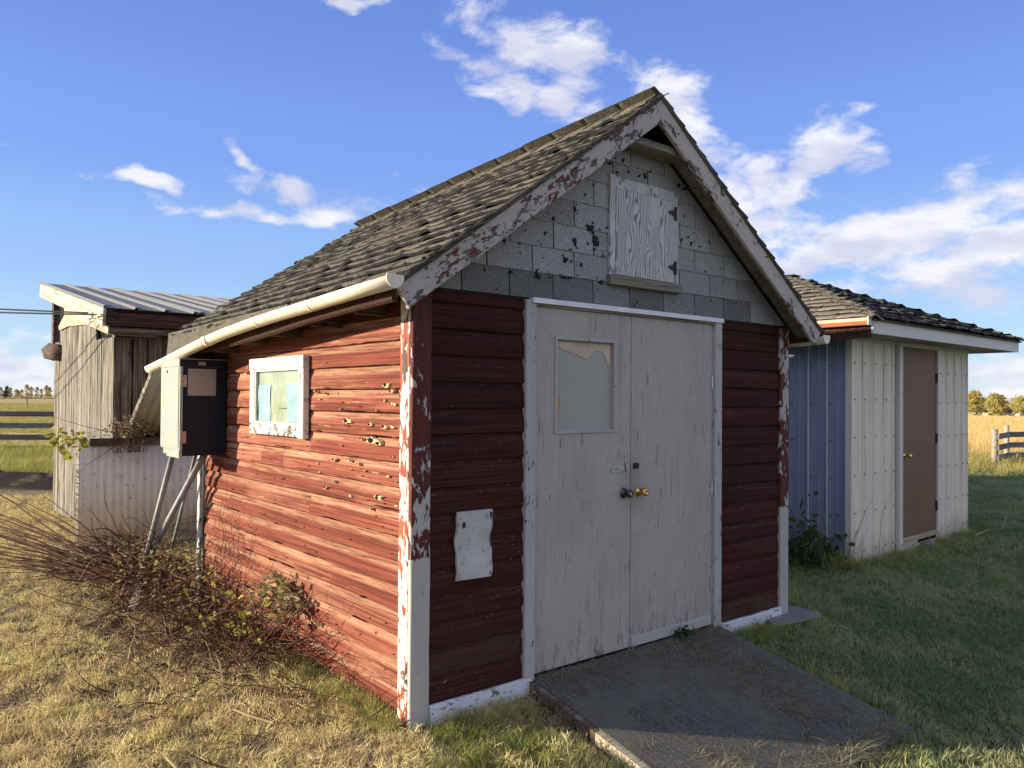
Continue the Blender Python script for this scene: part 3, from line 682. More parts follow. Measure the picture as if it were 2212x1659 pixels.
# roof deck, one slab per slope, sheared so it sags to the back
def roof_slab(sgn, v0, v1, t, drop=.03, ovh=1.815):
    mb = MB(); V = []
    for v in (v0, v1):
        for uu in (0, ovh):
            if v > 1: v = 3.47 if uu == 0 else 3.12
            u = 1.6 + sgn * uu
            for dz in (0, -t): V.append((u, v, zr(u, v) - drop + dz))
    mb.add(V, [(0, 2, 6, 4), (1, 5, 7, 3), (0, 1, 3, 2), (4, 6, 7, 5), (2, 3, 7, 6), (0, 4, 5, 1)]); return mb
part('roof_deck', roof_slab(-1, -.175, 3.22, .028), 'deck', shed); part('roof_deck', roof_slab(1, -.175, 3.22, .028), 'deck', shed)
# soffit boards under the front overhang
for sgn in (-1, 1):
    mb = MB(); V = []
    for v in (-.174, -.03):
        for uu in (.28, 1.80):
            u = 1.6 + sgn * uu
            for dz in (-.062, -.085): V.append((u, v, zr(u, v) + dz))
    mb.add(V, [(0, 2, 6, 4), (1, 5, 7, 3), (0, 1, 3, 2), (4, 6, 7, 5), (2, 3, 7, 6), (0, 4, 5, 1)])
    part('soffit_board', mb, 'soffit_wood', shed)
# barge boards (rake fascia)
ang = math.atan(.715)
Lr = 1.83 / math.cos(ang)
def rake(sgn, vf, mat, name='barge_board', wd=.135, th=.024, up=-.012, Lx=Lr):
    me = plank(Lx, wd, th, seg=24, wob=.003); 
    for v in me.vertices:                                     # mitre at the ridge, plumb cut at the eave
        x, y, zz = v.co
        if x > Lx * .5: v.co.x = x - (wd - zz) * math.tan(ang) * sst(Lx * .93, Lx, x) * 1.0
    if sgn < 0: Mx = T(1.6 - 1.83, vf, zr(1.6 - 1.83, vf) + up) @ RY(-ang) @ T(0, 0, -wd)
    else:
        for v in me.vertices: v.co.x = -v.co.x
        me.flip_normals()
        Mx = T(1.6 + 1.83, vf, zr(1.6 + 1.83, vf) + up) @ RY(ang) @ T(0, 0, -wd)
    # x=Lx lands on the ridge line
    return part(name, me, mat, shed, Mx)
rake(-1, -.176, 'fascia_l').__setitem__('label', 'left barge board with curling paint and red patches'); rake(1, -.176, 'fascia_r')
for sgn in (-1, 1):
    mb = MB(); V = []
    for v_, uu in ((3.12, 1.84), (3.46, 0)):
        for dv in (0, .02):
            for dz in (-.02, -.15): V.append((1.6 + sgn * uu, v_ + dv, zr(1.6 + sgn * uu, v_) + dz))
    part('barge_board', mb.add(V, [(0, 1, 3, 2), (4, 6, 7, 5), (0, 4, 5, 1), (1, 5, 7, 3), (3, 7, 6, 2), (2, 6, 4, 0)]), 'fascia_r', shed)
# drip strip along the top of each barge board
for sgn in (-1, 1):
    rake(sgn, -.198, 'deck', 'drip_strip', .026, .012, -.004)
# shingles
def tabmesh(wd, ln, seed, curl=1.0, th=.0065):
    r_ = random.Random(seed); nx_, ny_ = 7, 4; V = []; sd = r_.random() * 300
    lift = r_.uniform(.008, .030) * curl; cl, crn = r_.uniform(-.5, .5), r_.uniform(-.5, .5)
    for lay in (0, 1):
        for j in range(ny_ + 1):
            for i in range(nx_ + 1):
                s = i / nx_; t = (j / ny_)
                x = s * wd; y = t * ln * 1.5
                e = (1 - t) ** 2
                zz = .020 * (1 - t) + lift * e * (.85 + .15 * math.sin(math.pi * s)) + e * .013 * curl * (cl * (1 - s) ** 3 + crn * s ** 3)
                zz += e * .014 * curl * mn.noise(Vector((x * 14, sd, 0))) + .003 * mn.noise(Vector((x * 25, y * 25, sd)))
                zz -= (1 - t) ** 6 * lift * .55
                y2 = y + (1 - t) ** 3 * .012 * curl * mn.noise(Vector((x * 11, sd, 8)))
                V.append((x, y2, zz - (0 if lay else th * (1 + 1.5 * e))))
    k = (nx_ + 1) * (ny_ + 1); F = []
    for j in range(ny_):
        for i in range(nx_):
            a = j * (nx_ + 1) + i
            F += [(k + a, k + a + 1, k + a + nx_ + 2, k + a + nx_ + 1), (a, a + nx_ + 1, a + nx_ + 2, a + 1)]
    for i in range(nx_): F.append((i, i + 1, k + i + 1, k + i))
    for j in range(ny_):
        a = j * (nx_ + 1); b = a + nx_ + 1; F += [(a, k + a, k + b, b)]; a += nx_; b += nx_; F += [(a, b, k + b, k + a)]
    me = mesh(V, F, True)
    nb_ = 2 * nx_ * ny_
    me['edge0'] = nb_; me['edge1'] = nb_ + nx_
    return me
def slope(parent, org, A_, S_, length, rows, expo, tabw, bounds, mat, curl, joined=False, name='roof_shingle', jit=.006, quad=None):
    """shingle courses: org eave point, A_ along the eave, S_ up the slope; bounds(s) -> (x0, x1)"""
    A_ = Vector(A_).normalized(); S_ = Vector(S_).normalized(); N_ = A_.cross(S_).normalized()
    B = Matrix.Identity(4)
    for i in range(3): B[i][0] = A_[i]; B[i][1] = S_[i]; B[i][2] = N_[i]
    pool = [tabmesh(tabw - .003, expo, k * 7 + int(curl * 100) + len(mat), curl) for k in range(14)]
    for me in pool:
        me.materials.append(MAT[mat]); me.materials.append(MAT['tar'])
        for q_ in range(me['edge0'], me['edge1']): me.polygons[q_].material_index = 1; me.polygons[q_].use_smooth = False  # tar on the lower edges also paints in shade under the curled tabs
    mbj = MB()
    for r in range(rows):
        s = r * expo; x0, x1 = bounds(s + expo * .4)
        x = x0 - (tabw * .5 if r % 2 else 0) - rnd.random() * .04
        while x < x1 - .03:
            a = max(x, x0); b = min(x + tabw, x1)
            if b - a > .04:
                me = rnd.choice(pool); k = (b - a) / tabw
                if quad:
                    q00, q10, q11, q01 = quad; tt = s / length
                    le, lr_ = q00.lerp(q01, tt), q10.lerp(q11, tt); A2_ = (lr_ - le); Lw = A2_.length; A2_.normalize()
                    S2_ = (q01.lerp(q11, a / Lw) - q00.lerp(q10, a / Lw)); S2_ = (S2_ - A2_ * S2_.dot(A2_)).normalized(); N2_ = A2_.cross(S2_)
                    if N2_.z < 0: N2_ = -N2_
                    Bq = Matrix.Identity(4)
                    for i_ in range(3): Bq[i_][0] = A2_[i_]; Bq[i_][1] = S2_[i_]; Bq[i_][2] = N2_[i_]
                    M_ = T(*(le + A2_ * (a + rnd.uniform(-jit, jit) * .5) + S2_ * rnd.uniform(-jit, jit))) @ Bq @ Matrix.Diagonal((k, 1, 1, 1))
                else: M_ = T(*(Vector(org) + A_ * (a + rnd.uniform(-jit, jit) * .5) + S_ * (s + rnd.uniform(-jit, jit)))) @ B @ Matrix.Diagonal((k, 1, 1, 1)) 
                if joined: mbj.add([M_ @ v.co for v in me.vertices], [tuple(p.vertices) for p in me.polygons])
                else:
                    c = rnd.uniform(.78, 1.12); part(name, me, mat, parent, M_, color=(c, c * rnd.uniform(.97, 1.0), c * rnd.uniform(.93, 1.0), 1))
            x += tabw
    if joined:
        mj = mbj.mesh(True); mj.materials.append(MAT[mat]); part(name, mj, None, parent, kind='stuff')
# left slope: eave runs from back to front so that the normal points up and out
vA, vB = 3.25, -.205
def pt(u, v): return Vector((u, v, zr(u, v) - .028))
VR, VE = 3.50, 3.14
A1 = pt(-.25, vB) - pt(-.25, VE); S1 = pt(1.6, vA) - pt(-.25, vA); LQ = (pt(-.25, VE), pt(-.25, vB), pt(1.6, vB), pt(1.6, VR))
slope(shed, pt(-.25, VE), A1, S1, 2.28, 18, 2.28 / 18, .307, lambda s: (-.02, A1.length + (VR - VE) * s / 2.28 + .012), 'roof_tab', 1.2, quad=LQ)
A2 = pt(3.45, 3.3) - pt(3.45, vB); S2 = pt(1.6, vB) - pt(3.45, vB)
slope(shed, pt(3.45, vB), A2, S2, Lr, 17, 2.27 / 17, .307, lambda s: (-.01, A2.length + .2 * s / 2.27 + .02), 'roof_tab', .7, joined=True, name='far_slope_shingles', quad=(pt(3.45, vB), pt(3.45, 3.3), pt(1.6, VR), pt(1.6, vB)))
# ridge caps
for i in range(14):
    v = -.19 + i * .262
    me = tabmesh(.26, .10, 900 + i, .6)
    mb = MB()
    for sgn in (-1, 1):
        V = []
        for vv in (v, v + .285):
            for d in (0, .13): V.append((1.6 + sgn * d, vv, zr(1.6, vv) + .002 - .68 * d + (0.008 if vv == v else 0)))
        V += [(a, b, c - .012) for a, b, c in V]
        mb.add(V, [(0, 1, 3, 2), (4, 6, 7, 5), (0, 4, 5, 1), (1, 5, 7, 3)])
    part('ridge_cap', mb, 'roof_tab', shed)
# left eave: board below the gutter, mossy drip edge, gutter
mb = MB()
def eb(u0, u1, z0, z1, va=-.16, vb=3.2, n=10):
    V = []
    for i in range(n + 1):
        v = va + (vb - va) * i / n; d = -SAG * (v + .2) + .006 * math.sin(v * 3)
        V += [(u0, v, z0 + d), (u1, v, z0 + d), (u1, v, z1 + d), (u0, v, z1 + d)]
    F = [(0, 1, 2, 3), tuple(4 * n + k for k in (3, 2, 1, 0))]
    for i in range(n):
        for k in range(4): F.append((4 * i + k, 4 * (i + 1) + k, 4 * (i + 1) + (k + 1) % 4, 4 * i + (k + 1) % 4))
    return MB().add(V, F)
part('eave_board', eb(-.215, -.19, 2.045, 2.12), 'barn_beam', shed, label='reddish board below the left eave')
part('eave_strip', eb(-.222, -.2155, 2.05, 2.068), 'red_side', shed)
part('eave_board', eb(3.39, 3.415, 2.045, 2.12), 'barn_beam', shed)
for i in range(6):     # rafter tails in the shade
    v = .25 + i * .52
    part('rafter_tail', MB().box((-.185, v - .02, 2.05 - SAG * v - .02), (.0, v + .02, 2.12 - SAG * v - .02)), 'deck', shed)
# moss-covered shingle overhang that droops at the rear of the eave
V = []; n = 12
for i in range(n + 1):
    v = .9 + 2.22 * i / n; d = max(.02, zr(-.245, v) + .012 - (2.083 - .0475 * v - .030 * max(0, v - 1.6) ** 1.2)); zt = zr(-.245, v) + .012
    V += [(-.262, v, zt), (-.278 - .02 * mn.noise(Vector((v * 9, 0, 0))), v, zt - d), (-.262, v, zt - d - .004), (-.24, v, zt)]
F = []
for i in range(n):
    for k in range(4): F.append((4 * i + k, 4 * i + (k + 1) % 4, 4 * (i + 1) + (k + 1) % 4, 4 * (i + 1) + k))
F += [(0, 3, 2, 1), (4 * n, 4 * n + 1, 4 * n + 2, 4 * n + 3)]
part('drooping_edge', mesh(V, F), 'roof_tab', shed)
def gutter(path, r=.05, n=8):       # half round trough swept along path; thickness from two layers
    V = []; F = []; m_ = 2 * (n + 1)
    for i, p in enumerate(path):
        p = Vector(p)
        for rr, rev in ((r, 0), (r - .005, 1)):
            rng_ = range(n + 1) if not rev else range(n, -1, -1)
            for k in rng_:
                a = math.pi + math.pi * k / n
                V.append((p.x + rr * math.cos(a) * 1.0, p.y, p.z + rr * math.sin(a) * 1.12 + (.004 if k in (0, n) else 0)))
    for i in range(len(path) - 1):
        for k in range(m_): F.append((i * m_ + k, (i + 1) * m_ + k, (i + 1) * m_ + (k + 1) % m_, i * m_ + (k + 1) % m_))
    F.append(tuple(range(m_))); F.append(tuple((len(path) - 1) * m_ + k for k in range(m_))[::-1])
    return mesh(V, F, True)
gpath = [(-.262, -.25, 2.135), (-.264, .2, 2.116), (-.266, .65, 2.094), (-.27, 1.0, 2.078), (-.275, 1.37, 2.056), (-.28, 1.8, 2.024), (-.285, 2.1, 1.994), (-.295, 2.3, 1.966), (-.305, 2.6, 1.925), (-.32, 2.9, 1.880), (-.34, 3.2, 1.836), (-.345, 3.3, 1.822)]
gt = part('gutter', gutter(gpath, .044), 'gutter', shed, label='cream gutter sagging away from the eave at the rear')
def gcap(x, y, z, r=.0475):
    mb = MB(); n = 12; V = []
    for yy in (y, y - .006):
        V += [(x + r * math.cos(math.pi + math.pi * k / n), yy, z + r * 1.12 * math.sin(math.pi + math.pi * k / n)) for k in range(n + 1)]
        V += [(x + r * .9, yy, z + .012), (x - r * .9, yy, z + .012)]
    m_ = n + 3
    mb.add(V, [tuple(range(m_)), tuple(range(2 * m_ - 1, m_ - 1, -1))] + [(i, m_ + i, m_ + (i + 1) % m_, (i + 1) % m_) for i in range(m_)])
    return mb
part('end_cap', gcap(-.262, -.2505, 2.137, .0455), 'gutter', gt)
for jv, jz, ju in ((.55, 2.100, -.2655), (1.25, 2.064, -.2735)):
    part('joint_band', gutter([(ju, jv, jz), (ju, jv + .03, jz - .0016)], .0455), 'gutter', gt)
part('joint_band', gutter([(-.286, 2.08, 1.998), (-.288, 2.14, 1.990)], .0485), 'gutter', gt)
g2 = part('gutter', gutter([(3.50, -.20, 2.075), (3.50, 1.5, 2.0), (3.50, 3.2, 1.92)], .046), 'gutter', shed)
part('end_cap', gcap(3.50, -.2005, 2.077), 'gutter', g2)

# window on the left wall
fw = LEFT(3.03)
x0, x1, z0, z1 = 3.03 - 2.0, 3.03 - 1.15, 1.352, 1.852
win = part('window', MB().box((x0 + .02, -.022, z0 + .02), (x1 - .02, -.012, z1 - .02)), 'blind', shed, fw)
hplank(win, 'window_frame', 'win_frame', x0 - .002, -.014, z1 - .075, x1 - x0 + .004, .075, .040)
hplank(win, 'window_frame', 'sill_pebble', x0, -.014, z0, x1 - x0 - .075, .072, .036)
vplank(win, 'window_frame', 'win_frame', x0, -.014, z0 + .072, z1 - z0 - .147, .075, .036)
vplank(win, 'window_frame', 'win_frame', x1 - .075, -.014, z0 - .004, z1 - z0 - .071, .075, .038)
mb = MB().box((x0 + .075, -.044, z0 + .072), (x0 + .087, -.024, z1 - .075)).box((x1 - .087, -.044, z0 + .072), (x1 - .075, -.024, z1 - .075)).box((x0 + .087, -.044, z0 + .072), (x1 - .087, -.024, z0 + .084)).box((x0 + .087, -.044, z1 - .087), (x1 - .087, -.024, z1 - .075))
part('sash', mb, 'win_frame', win)
part('pane', MB().box((x0 + .088, -.036, z0 + .085), (x1 - .088, -.034, z1 - .088)), 'glass', win)
xm = (x0 + x1) / 2; zc0 = z0 + .09
def cloth(xa, xb, za, zb):
    V = []; n = 10
    for j in range(7):
        for i in range(n + 1):
            x = xa + (xb - xa) * i / n + .004 * math.sin(j * 1.3); V.append((x, -.027 + .0025 * math.sin(i * 1.9 + j), za + (zb - za) * j / 6))
    return mesh(V, [(j * (n + 1) + i, j * (n + 1) + i + 1, (j + 1) * (n + 1) + i + 1, (j + 1) * (n + 1) + i) for j in range(6) for i in range(n)], True)
part('picture_cloth', cloth(x0 + .10, x0 + .30, zc0, zc0 + .235), 'curtain', win)
part('picture_cloth', cloth(x1 - .29, x1 - .10, zc0, zc0 + .24), 'curtain', win)
# splintered holes and cracks on the lit wall
mbr, mbh = MB(), MB()
HL = [(.731, 1.534, .03), (.226, 1.662, .07), (.18, 1.632, .05), (.112, 1.613, .04), (1.057, 1.634, .025), (.935, 1.62, .03), (.648, 1.467, .09), (.99, 1.587, .02), (.39, 1.457, .05), (.246, 1.449, .06), (.16, 1.45, .05),
      (.488, 1.377, .04), (.364, 1.372, .13), (.30, 1.36, .08), (.178, 1.57, .05), (.25, 1.585, .04), (.14, 1.565, .04), (.807, 1.122, .03), (.385, 1.013, .03), (.985, 1.161, .03), (.72, 1.33, .03), (.80, 1.245, .05), (.62, 1.25, .03), (.52, 1.24, .04), (.45, 1.21, .03), (.20, 1.20, .03), (.13, 1.18, .03),
      (2.13, 1.80, .05), (2.15, 1.76, .04), (1.02, 1.21, .03), (.33, 1.53, .03), (.60, 1.06, .04), (.30, 1.08, .09), (.9, 1.08, .05), (.12, 1.06, .03), (.16, 1.30, .03)]
for i, (v, zz, w) in enumerate(HL):
    xf = 3.03 - v
    mbr.add(*blob(xf, zz, w * 1.45, w * .50, -.006, .0185, i + 50, rag=.6))
    if i % 3 != 1 or w > .06: mbh.add(*blob(xf - w * .12, zz + w * .02, w * .62, w * .34, -.008, .0180, i + 90, rag=.5))
part('woodpecker_splinters', mbr, 'raw', shed, LF, kind='stuff'); 
for i in range(26):      # cracks along board laps
    xf = rnd.uniform(.4, 2.8); r_ = rnd.randint(2, 13); zz = .045 + r_ * EXP + rnd.uniform(-.003, .006)
    mbh.add(*blob(xf, zz, rnd.uniform(.08, .35), rnd.uniform(.004, .009), -.006, .0185, i + 700, n=13, rag=.6))
part('dark_holes', mbh, 'hole', shed, LF, kind='stuff')
mb = MB()
for i in range(95):
    xf = rnd.uniform(.1, 2.9); r_ = rnd.randint(0, 14); zz = .045 + r_ * EXP + rnd.uniform(.02, .05); mb.add(*blob(xf, zz, .006, .007, -.006, .0155, i, n=6, rag=.2))
part('nail_heads', mb, 'hole', shed, LF, kind='stuff')

# doors
part('door_recess', MB().box((.745, .0195, .04), (2.40, .028, 2.14)), 'black', shed)
dl = bpy.data.objects.new('door', None); link(dl, shed)
dl['label'] = 'left door leaf with a boarded square pane'
dz0, dz1 = .088, 2.108
ax0, ax1 = .775, 1.552
wx0, wx1, wz0, wz1 = .937, 1.400, 1.418, 1.935
mb = MB().box((ax0, -.012, dz0), (ax1, .018, wz0)).box((ax0, -.012, wz1), (ax1, .018, dz1)).box((ax0, -.012, wz0), (wx0, .018, wz1)).box((wx1, -.012, wz0), (ax1, .018, wz1))
part('door_leaf', mb, 'door', dl)
part('pane', MB().box((wx0, .008, wz0), (wx1, .014, wz1)), 'pane_board', dl)
mb = MB()
t_ = .016
mb.box((wx0 - t_, -.020, wz0 - t_), (wx1 + t_, -.0125, wz0)).box((wx0 - t_, -.020, wz1), (wx1 + t_, -.0125, wz1 + t_)).box((wx0 - t_, -.020, wz0), (wx0, -.0125, wz1)).box((wx1, -.020, wz0), (wx1 + t_, -.0125, wz1))
part('pane_moulding', mb, 'jamb', dl)
V = []; n = 22    # torn paper across the top of the pane
tw = [.02, .045, .05, .06, .075, .07, .085, .09, .085, .095, .10, .115, .12, .11, .085, .06, .05, .055, .06, .07, .10, .15, .17]
for i in range(n + 1):
    x = wx0 + .012 + (wx1 - wx0 - .024) * i / n; V += [(x, .0045, wz1 - .012), (x, .0045, wz1 - tw[i] * .8 - .004 - .01 * rnd.random()), (x, .0075, wz1 - .012), (x, .0075, wz1 - tw[i] * .8)]
F = [(4 * i, 4 * i + 1, 4 * i + 5, 4 * i + 4) for i in range(n)] + [(4 * i + 1, 4 * i + 3, 4 * i + 7, 4 * i + 5) for i in range(n)]
part('torn_paper', mesh(V, F), 'paper_cream', dl)
for i, (cz, h, w) in enumerate(((1.70, .035, .03), (1.585, .085, .052), (1.515, .08, .044), (1.46, .06, .026))): part('torn_paper', MB().add(*blob(wx0 + w * .42, cz, w, h, .0075, .003, 40 + i, n=14, rag=.10)), 'paper_orange', dl)
dr = bpy.data.objects.new('door', None); link(dr, shed); dr['label'] = 'right plain door leaf with a bottom rail'
bx0, bx1 = 1.559, 2.352
part('door_leaf', MB().box((bx0, -.010, dz0 + .002), (bx1, .018, dz1)), 'door', dr)
part('bottom_rail', plank(bx1 - bx0 - .01, .062, .012, wob=.002), 'jamb', dr, T(bx0 + .005, -.0105, dz0 - .002))
def lathe(prof, n=20):      # around -Y axis; prof (dist out, radius)
    V = []; F = []
    for d, r in prof: V += [(r * math.cos(2 * math.pi * k / n), -d, r * math.sin(2 * math.pi * k / n)) for k in range(n)]
    for i in range(len(prof) - 1):
        for k in range(n): F.append((i * n + k, i * n + (k + 1) % n, (i + 1) * n + (k + 1) % n, (i + 1) * n + k))
    F.append(tuple((len(prof) - 1) * n + k for k in range(n))); return mesh(V, F, True)
knobp = [(0, .030), (.004, .033), (.008, .030), (.012, .016), (.030, .014), (.038, .022), (.048, .026), (.060, .025), (.066, .018), (.0662, .010), (.063, .008)]
kn = part('knob', lathe(knobp), 'bronze', dl, T(1.492, -.012, 1.030), label='dark tarnished knob with keyhole')
part('keyhole', lathe([(.0600, .007), (.0635, .0075), (.064, .003)], 10), 'rib_light', kn)
kn = part('knob', lathe([(a, b * .95) for a, b in knobp]), 'brass', dr, T(1.630, -.010, 1.030), label='bright brass knob')
# hasp
hs = part('hasp', MB().box((-.062, -.006, -.019), (.045, 0, -.004)).box((-.062, -.006, .006), (.045, 0, .021)).box((-.076, -.006, -.014), (-.062, 0, .016)).box((-.02, -.006, -.004), (.045, 0, .006)), 'steel', dl, T(1.455, -.013, 1.180) @ RY(R(-4)), label='slotted steel hasp')
part('hasp_pin', MB().tube([(.046, -.004, -.022), (.046, -.004, .024)], .006, n=8), 'hinge', hs)
part('hasp_plate', MB().box((.053, -.004, -.018), (.078, .0, .020)), 'steel', hs)
st = part('staple', MB().box((-.022, -.004, -.018), (.028, 0, .018)).tube([(-.008, -.004, -.006), (-.008, -.022, -.004), (.010, -.022, .004), (.010, -.004, .006)], .0035, n=6), 'hinge', dr, T(1.60, -.0105, 1.19), label='rusted staple plate')
for zz in (1.72, 1.0, .36):
    part('hinge', MB().tube([(2.358, -.018, zz - .045), (2.358, -.018, zz + .045)], .0075, n=8).box((2.345, -.014, zz - .042), (2.353, -.0105, zz + .042)), 'steel', dr)
    if zz != 1.0: part('hinge', MB().tube([(.770, -.018, zz + .06), (.770, -.018, zz + .15)], .006, n=8), 'jamb', dl)
# jambs and header
vplank(shed, 'door_jamb', 'jamb', .700, .004, .045, 2.095, .072, .034, wob=.0015)
vplank(shed, 'door_jamb', 'jamb', 2.378, .004, .040, 2.09, .076, .034, wob=.0015)
part('door_stop', MB().box((2.354, -.004, dz0), (2.3775, .016, dz1 + .012)), 'jamb', shed)
part('header_flashing', MB().box((.735, -.044, 2.124), (2.452, -.002, 2.152)), 'white_metal_strip', shed, label='bright strip over the doors')
part('header_stop', MB().box((.773, -.026, 2.110), (2.377, .010, 2.1235)), 'soffit_wood', shed)
# whitewashed wavy board nailed by the doors
V = []; n = 14
for i in range(n + 1):
    t = i / n; wv = .006 * math.sin(t * 8.5) + .003 * math.sin(t * 19)
    zz = .674 + .346 * t
    V += [(.244 + wv, -.030 - .004 * math.sin(t * 9), zz), (.452 + wv, -.032 - .004 * math.sin(t * 9 + 1), zz - .003), (.472 + wv * 1.2, -.024, zz - .004), (.466 + wv, -.012, zz), (.244 + wv, -.016, zz)]
F = [(0, 1, 2, 3, 4)[::-1], tuple(5 * n + k for k in range(5))]
for i in range(n):
    for k in range(5): F.append((5 * i + k, 5 * i + (k + 1) % 5, 5 * (i + 1) + (k + 1) % 5, 5 * (i + 1) + k))
pb = part('patch_board', mesh(V, F), 'patch', shed, label='wavy whitewashed board nailed low beside the doors')
mb = MB()
for i, (x, zz, w, h) in enumerate(((.262, .985, .008, .008), (.286, .955, .026, .046), (.262, .84, .007, .007), (.262, .70, .007, .007), (.455, .69, .010, .03), (.460, .99, .014, .05), (.463, .86, .010, .10))): part('nail_mark', MB().add(*blob(x, zz, w, h, -.030, .007, i + 900, n=9, rag=.3)), 'hinge', pb)

# ================================================================== CABINET ON LEGS (beside the rear of the red shed)
cab = thing('metal_cabinet', 'grey steel cabinet with charcoal hinged front standing on splayed pipes beside the red wall', 'cabinet', tuple(sw(-.18, 2.78)), SA)
cu0, cu1, cv0, cv1, cz0, cz1 = -.165, .155, -.235, .215, 1.17, 1.858       # local to the cabinet base
part('cabinet_body', MB().box((cu0, cv0 + .012, cz0 + .045), (cu1, cv1, cz1)), 'cab_light', cab)
part('lid_rim', MB().box((cu0 - .006, cv0 - .002, cz1 - .045), (cu0 - .0005, cv1 + .004, cz1 + .004)), 'cab_light', cab)
part('cabinet_top', MB().box((cu0 - .006, cv0 - .002, cz1 + .0045), (cu1 + .004, cv1 + .004, cz1 + .010)), 'cab_light', cab)
dd = part('cabinet_door', MB().box((cu0 + .022, cv0 - .006, cz0 + .001), (cu1 + .002, cv0 + .0115, cz1 - .048)), 'cab_dark', cab)
part('door_header', MB().box((cu0 + .0005, cv0 - .004, cz1 - .045), (cu1 + .002, cv0 + .0115, cz1)), 'cab_dark', cab)
part('corner_post', MB().box((cu0, cv0 - .003, cz0 + .045), (cu0 + .019, cv0 + .0115, cz1 - .047)), 'cab_light', cab)
part('side_panel', MB().box((cu0 - .0045, cv0 + .02, cz0 + .058), (cu0 - .0005, cv1 - .005, cz1 - .052)), 'cab_light', cab)
part('base_flange', MB().box((cu0 - .004, cv0 - .005, cz0 - .012), (cu0 + .018, cv1 - .16, cz0 + .044)).box((cu0 + .018, cv0 + .012, cz0), (cu1, cv1, cz0 + .044)), 'cab_light', cab)
part('tin_plate', MB().box((cu0 + .052, cv0 - .010, cz1 - .255), (cu0 + .250, cv0 - .0065, cz1 - .062)), 'cab_panel', dd, label='crumpled dull plate taped to the cabinet door')
part('name_plate', MB().box((cu0 + .125, cv0 - .0075, cz1 - .036), (cu0 + .175, cv0 - .0045, cz1 - .012)), 'cab_panel', cab)
for zz in (cz1 - .15, cz0 + .135):
    hh = part('hinge', MB().box((cu0 + .001, cv0 - .0095, zz - .042), (cu0 + .0205, cv0 - .0065, zz + .042)).box((cu0 + .0225, cv0 - .0095, zz - .042), (cu0 + .043, cv0 - .0065, zz + .042)).tube([(cu0 + .0215, cv0 - .010, zz - .042), (cu0 + .0215, cv0 - .010, zz + .042)], .0035, n=8), 'rusty', dd)
    mb = MB()
    for dx in (.011, .033):
        for dz in (-.028, 0, .028): mb.box((cu0 + dx - .003, cv0 - .0115, zz + dz - .003), (cu0 + dx + .003, cv0 - .0097, zz + dz + .003))
    part('screw', mb, 'screw', hh)
part('lock', MB().box((cu0 - .009, cv1 - .17, cz1 - .088), (cu0 - .005, cv1 - .155, cz1 - .070)), 'hinge', cab)
for (a, b, r) in ((( -.08, .20, 1.165), (-.17, .82, .0), .021), ((.06, -.08, 1.165), (-.17, .98, .0), .024), ((.09, .2, 1.165), (.03, .85, .0), .013)):
    part('leg', MB().tube([a, tuple((a[i] + b[i]) / 2 for i in range(3)), b], r, n=12).mesh(True), 'pipe', cab)

# ================================================================== WEATHERED BARN
barn = thing('weathered_barn', 'unpainted grey plank lean-to barn under a ribbed metal roof on the left', 'barn', tuple(BO), SA)
BL_ = 7.4
def zb(v): return 3.145 + .1735 * v
mb = MB(); pf = [(-3.34, -.1), (-3.34, 2.40), (-.03, 2.95), (-.03, -.1)]
mb.add([(u, v, z) for u in (.04, BL_) for v, z in pf], [(0, 1, 2, 3), (7, 6, 5, 4)] + [(i, 4 + i, 4 + (i + 1) % 4, (i + 1) % 4) for i in range(4)])
part('wall_core', mb, 'black', barn)
LB = LEFT(0)
x = 0.0; i = 0
wds = [.13, .19, .26, .20, .30, .23, .18, .27, .22, .30, .26, .28, .24, .3, .26]
while x < 3.38:
    w_ = min(wds[i % len(wds)], 3.40 - x); i += 1
    top = 2.52 if x < 2.35 else 2.24
    if x < .15: top = 2.35
    top += rnd.uniform(-.03, .02)
    vplank(barn, 'wall_plank', 'barn_lit', x + .004, .03 + rnd.uniform(-.004, .004), -.08, top + .08, w_ - .007, .028 + rnd.uniform(0, .008), face=LB, wob=.007)
    x += w_
# stained tin and pale sheathing between plank tops and roof
def wedge(xf0, xf1, zlo, y, dz=.05):
    V = []
    for yy in (y, y + .006):
        V += [(xf0, yy, zlo(xf0)), (xf1, yy, zlo(xf1)), (xf1, yy, zb(-xf1) - dz), (xf0, yy, zb(-xf0) - dz)]
    return MB().add(V, [(0, 1, 2, 3), (7, 6, 5, 4), (0, 4, 5, 1), (1, 5, 6, 2), (2, 6, 7, 3), (3, 7, 4, 0)])
part('tin_sheet', wedge(.50, 3.35, lambda x_: 2.44, .018), 'barn_fascia', barn)
V = [(.30, -.015, 2.54), (.45, -.030, 2.48), (1.0, -.022, 2.50), (1.9, -.016, 2.46), (2.3, -.012, 2.44), (2.0, -.03, 2.62), (1.4, -.03, 2.70), (.8, -.03, 2.66)]
V = V + [(a, b + .012, c) for a, b, c in V]; m_ = 8
part('bent_tin', MB().add(V, [tuple(range(m_)), tuple(range(2 * m_ - 1, m_ - 1, -1))] + [(i, m_ + i, m_ + (i + 1) % m_, (i + 1) % m_) for i in range(m_)]), 'rust_sheet', barn, LB, label='curled rust-stained tin over the plank tops')
barn.children  # parts so far
tin = [o for o in barn.children if o.name.startswith('tin_sheet')][0]; tin.matrix_local = LB
# dark post and log end at the far corner
part('corner_post', MB().box((-.03, -.02, 2.25), (.09, .11, 3.02)), 'barn_dark', barn)
mb = MB().tube([(.02, -.42, 2.17), (.015, -.1, 2.19), (.01, .20, 2.21), (.01, .34, 2.22)], .125, .135, n=6)
part('log_end', mb.mesh(True), 'barn_dark', barn, label='dark hewn log stub jutting from the corner')
part('spike', MB().tube([(.0, .3, 2.19), (-.01, .55, 2.2)], .006, n=5), 'hinge', barn)
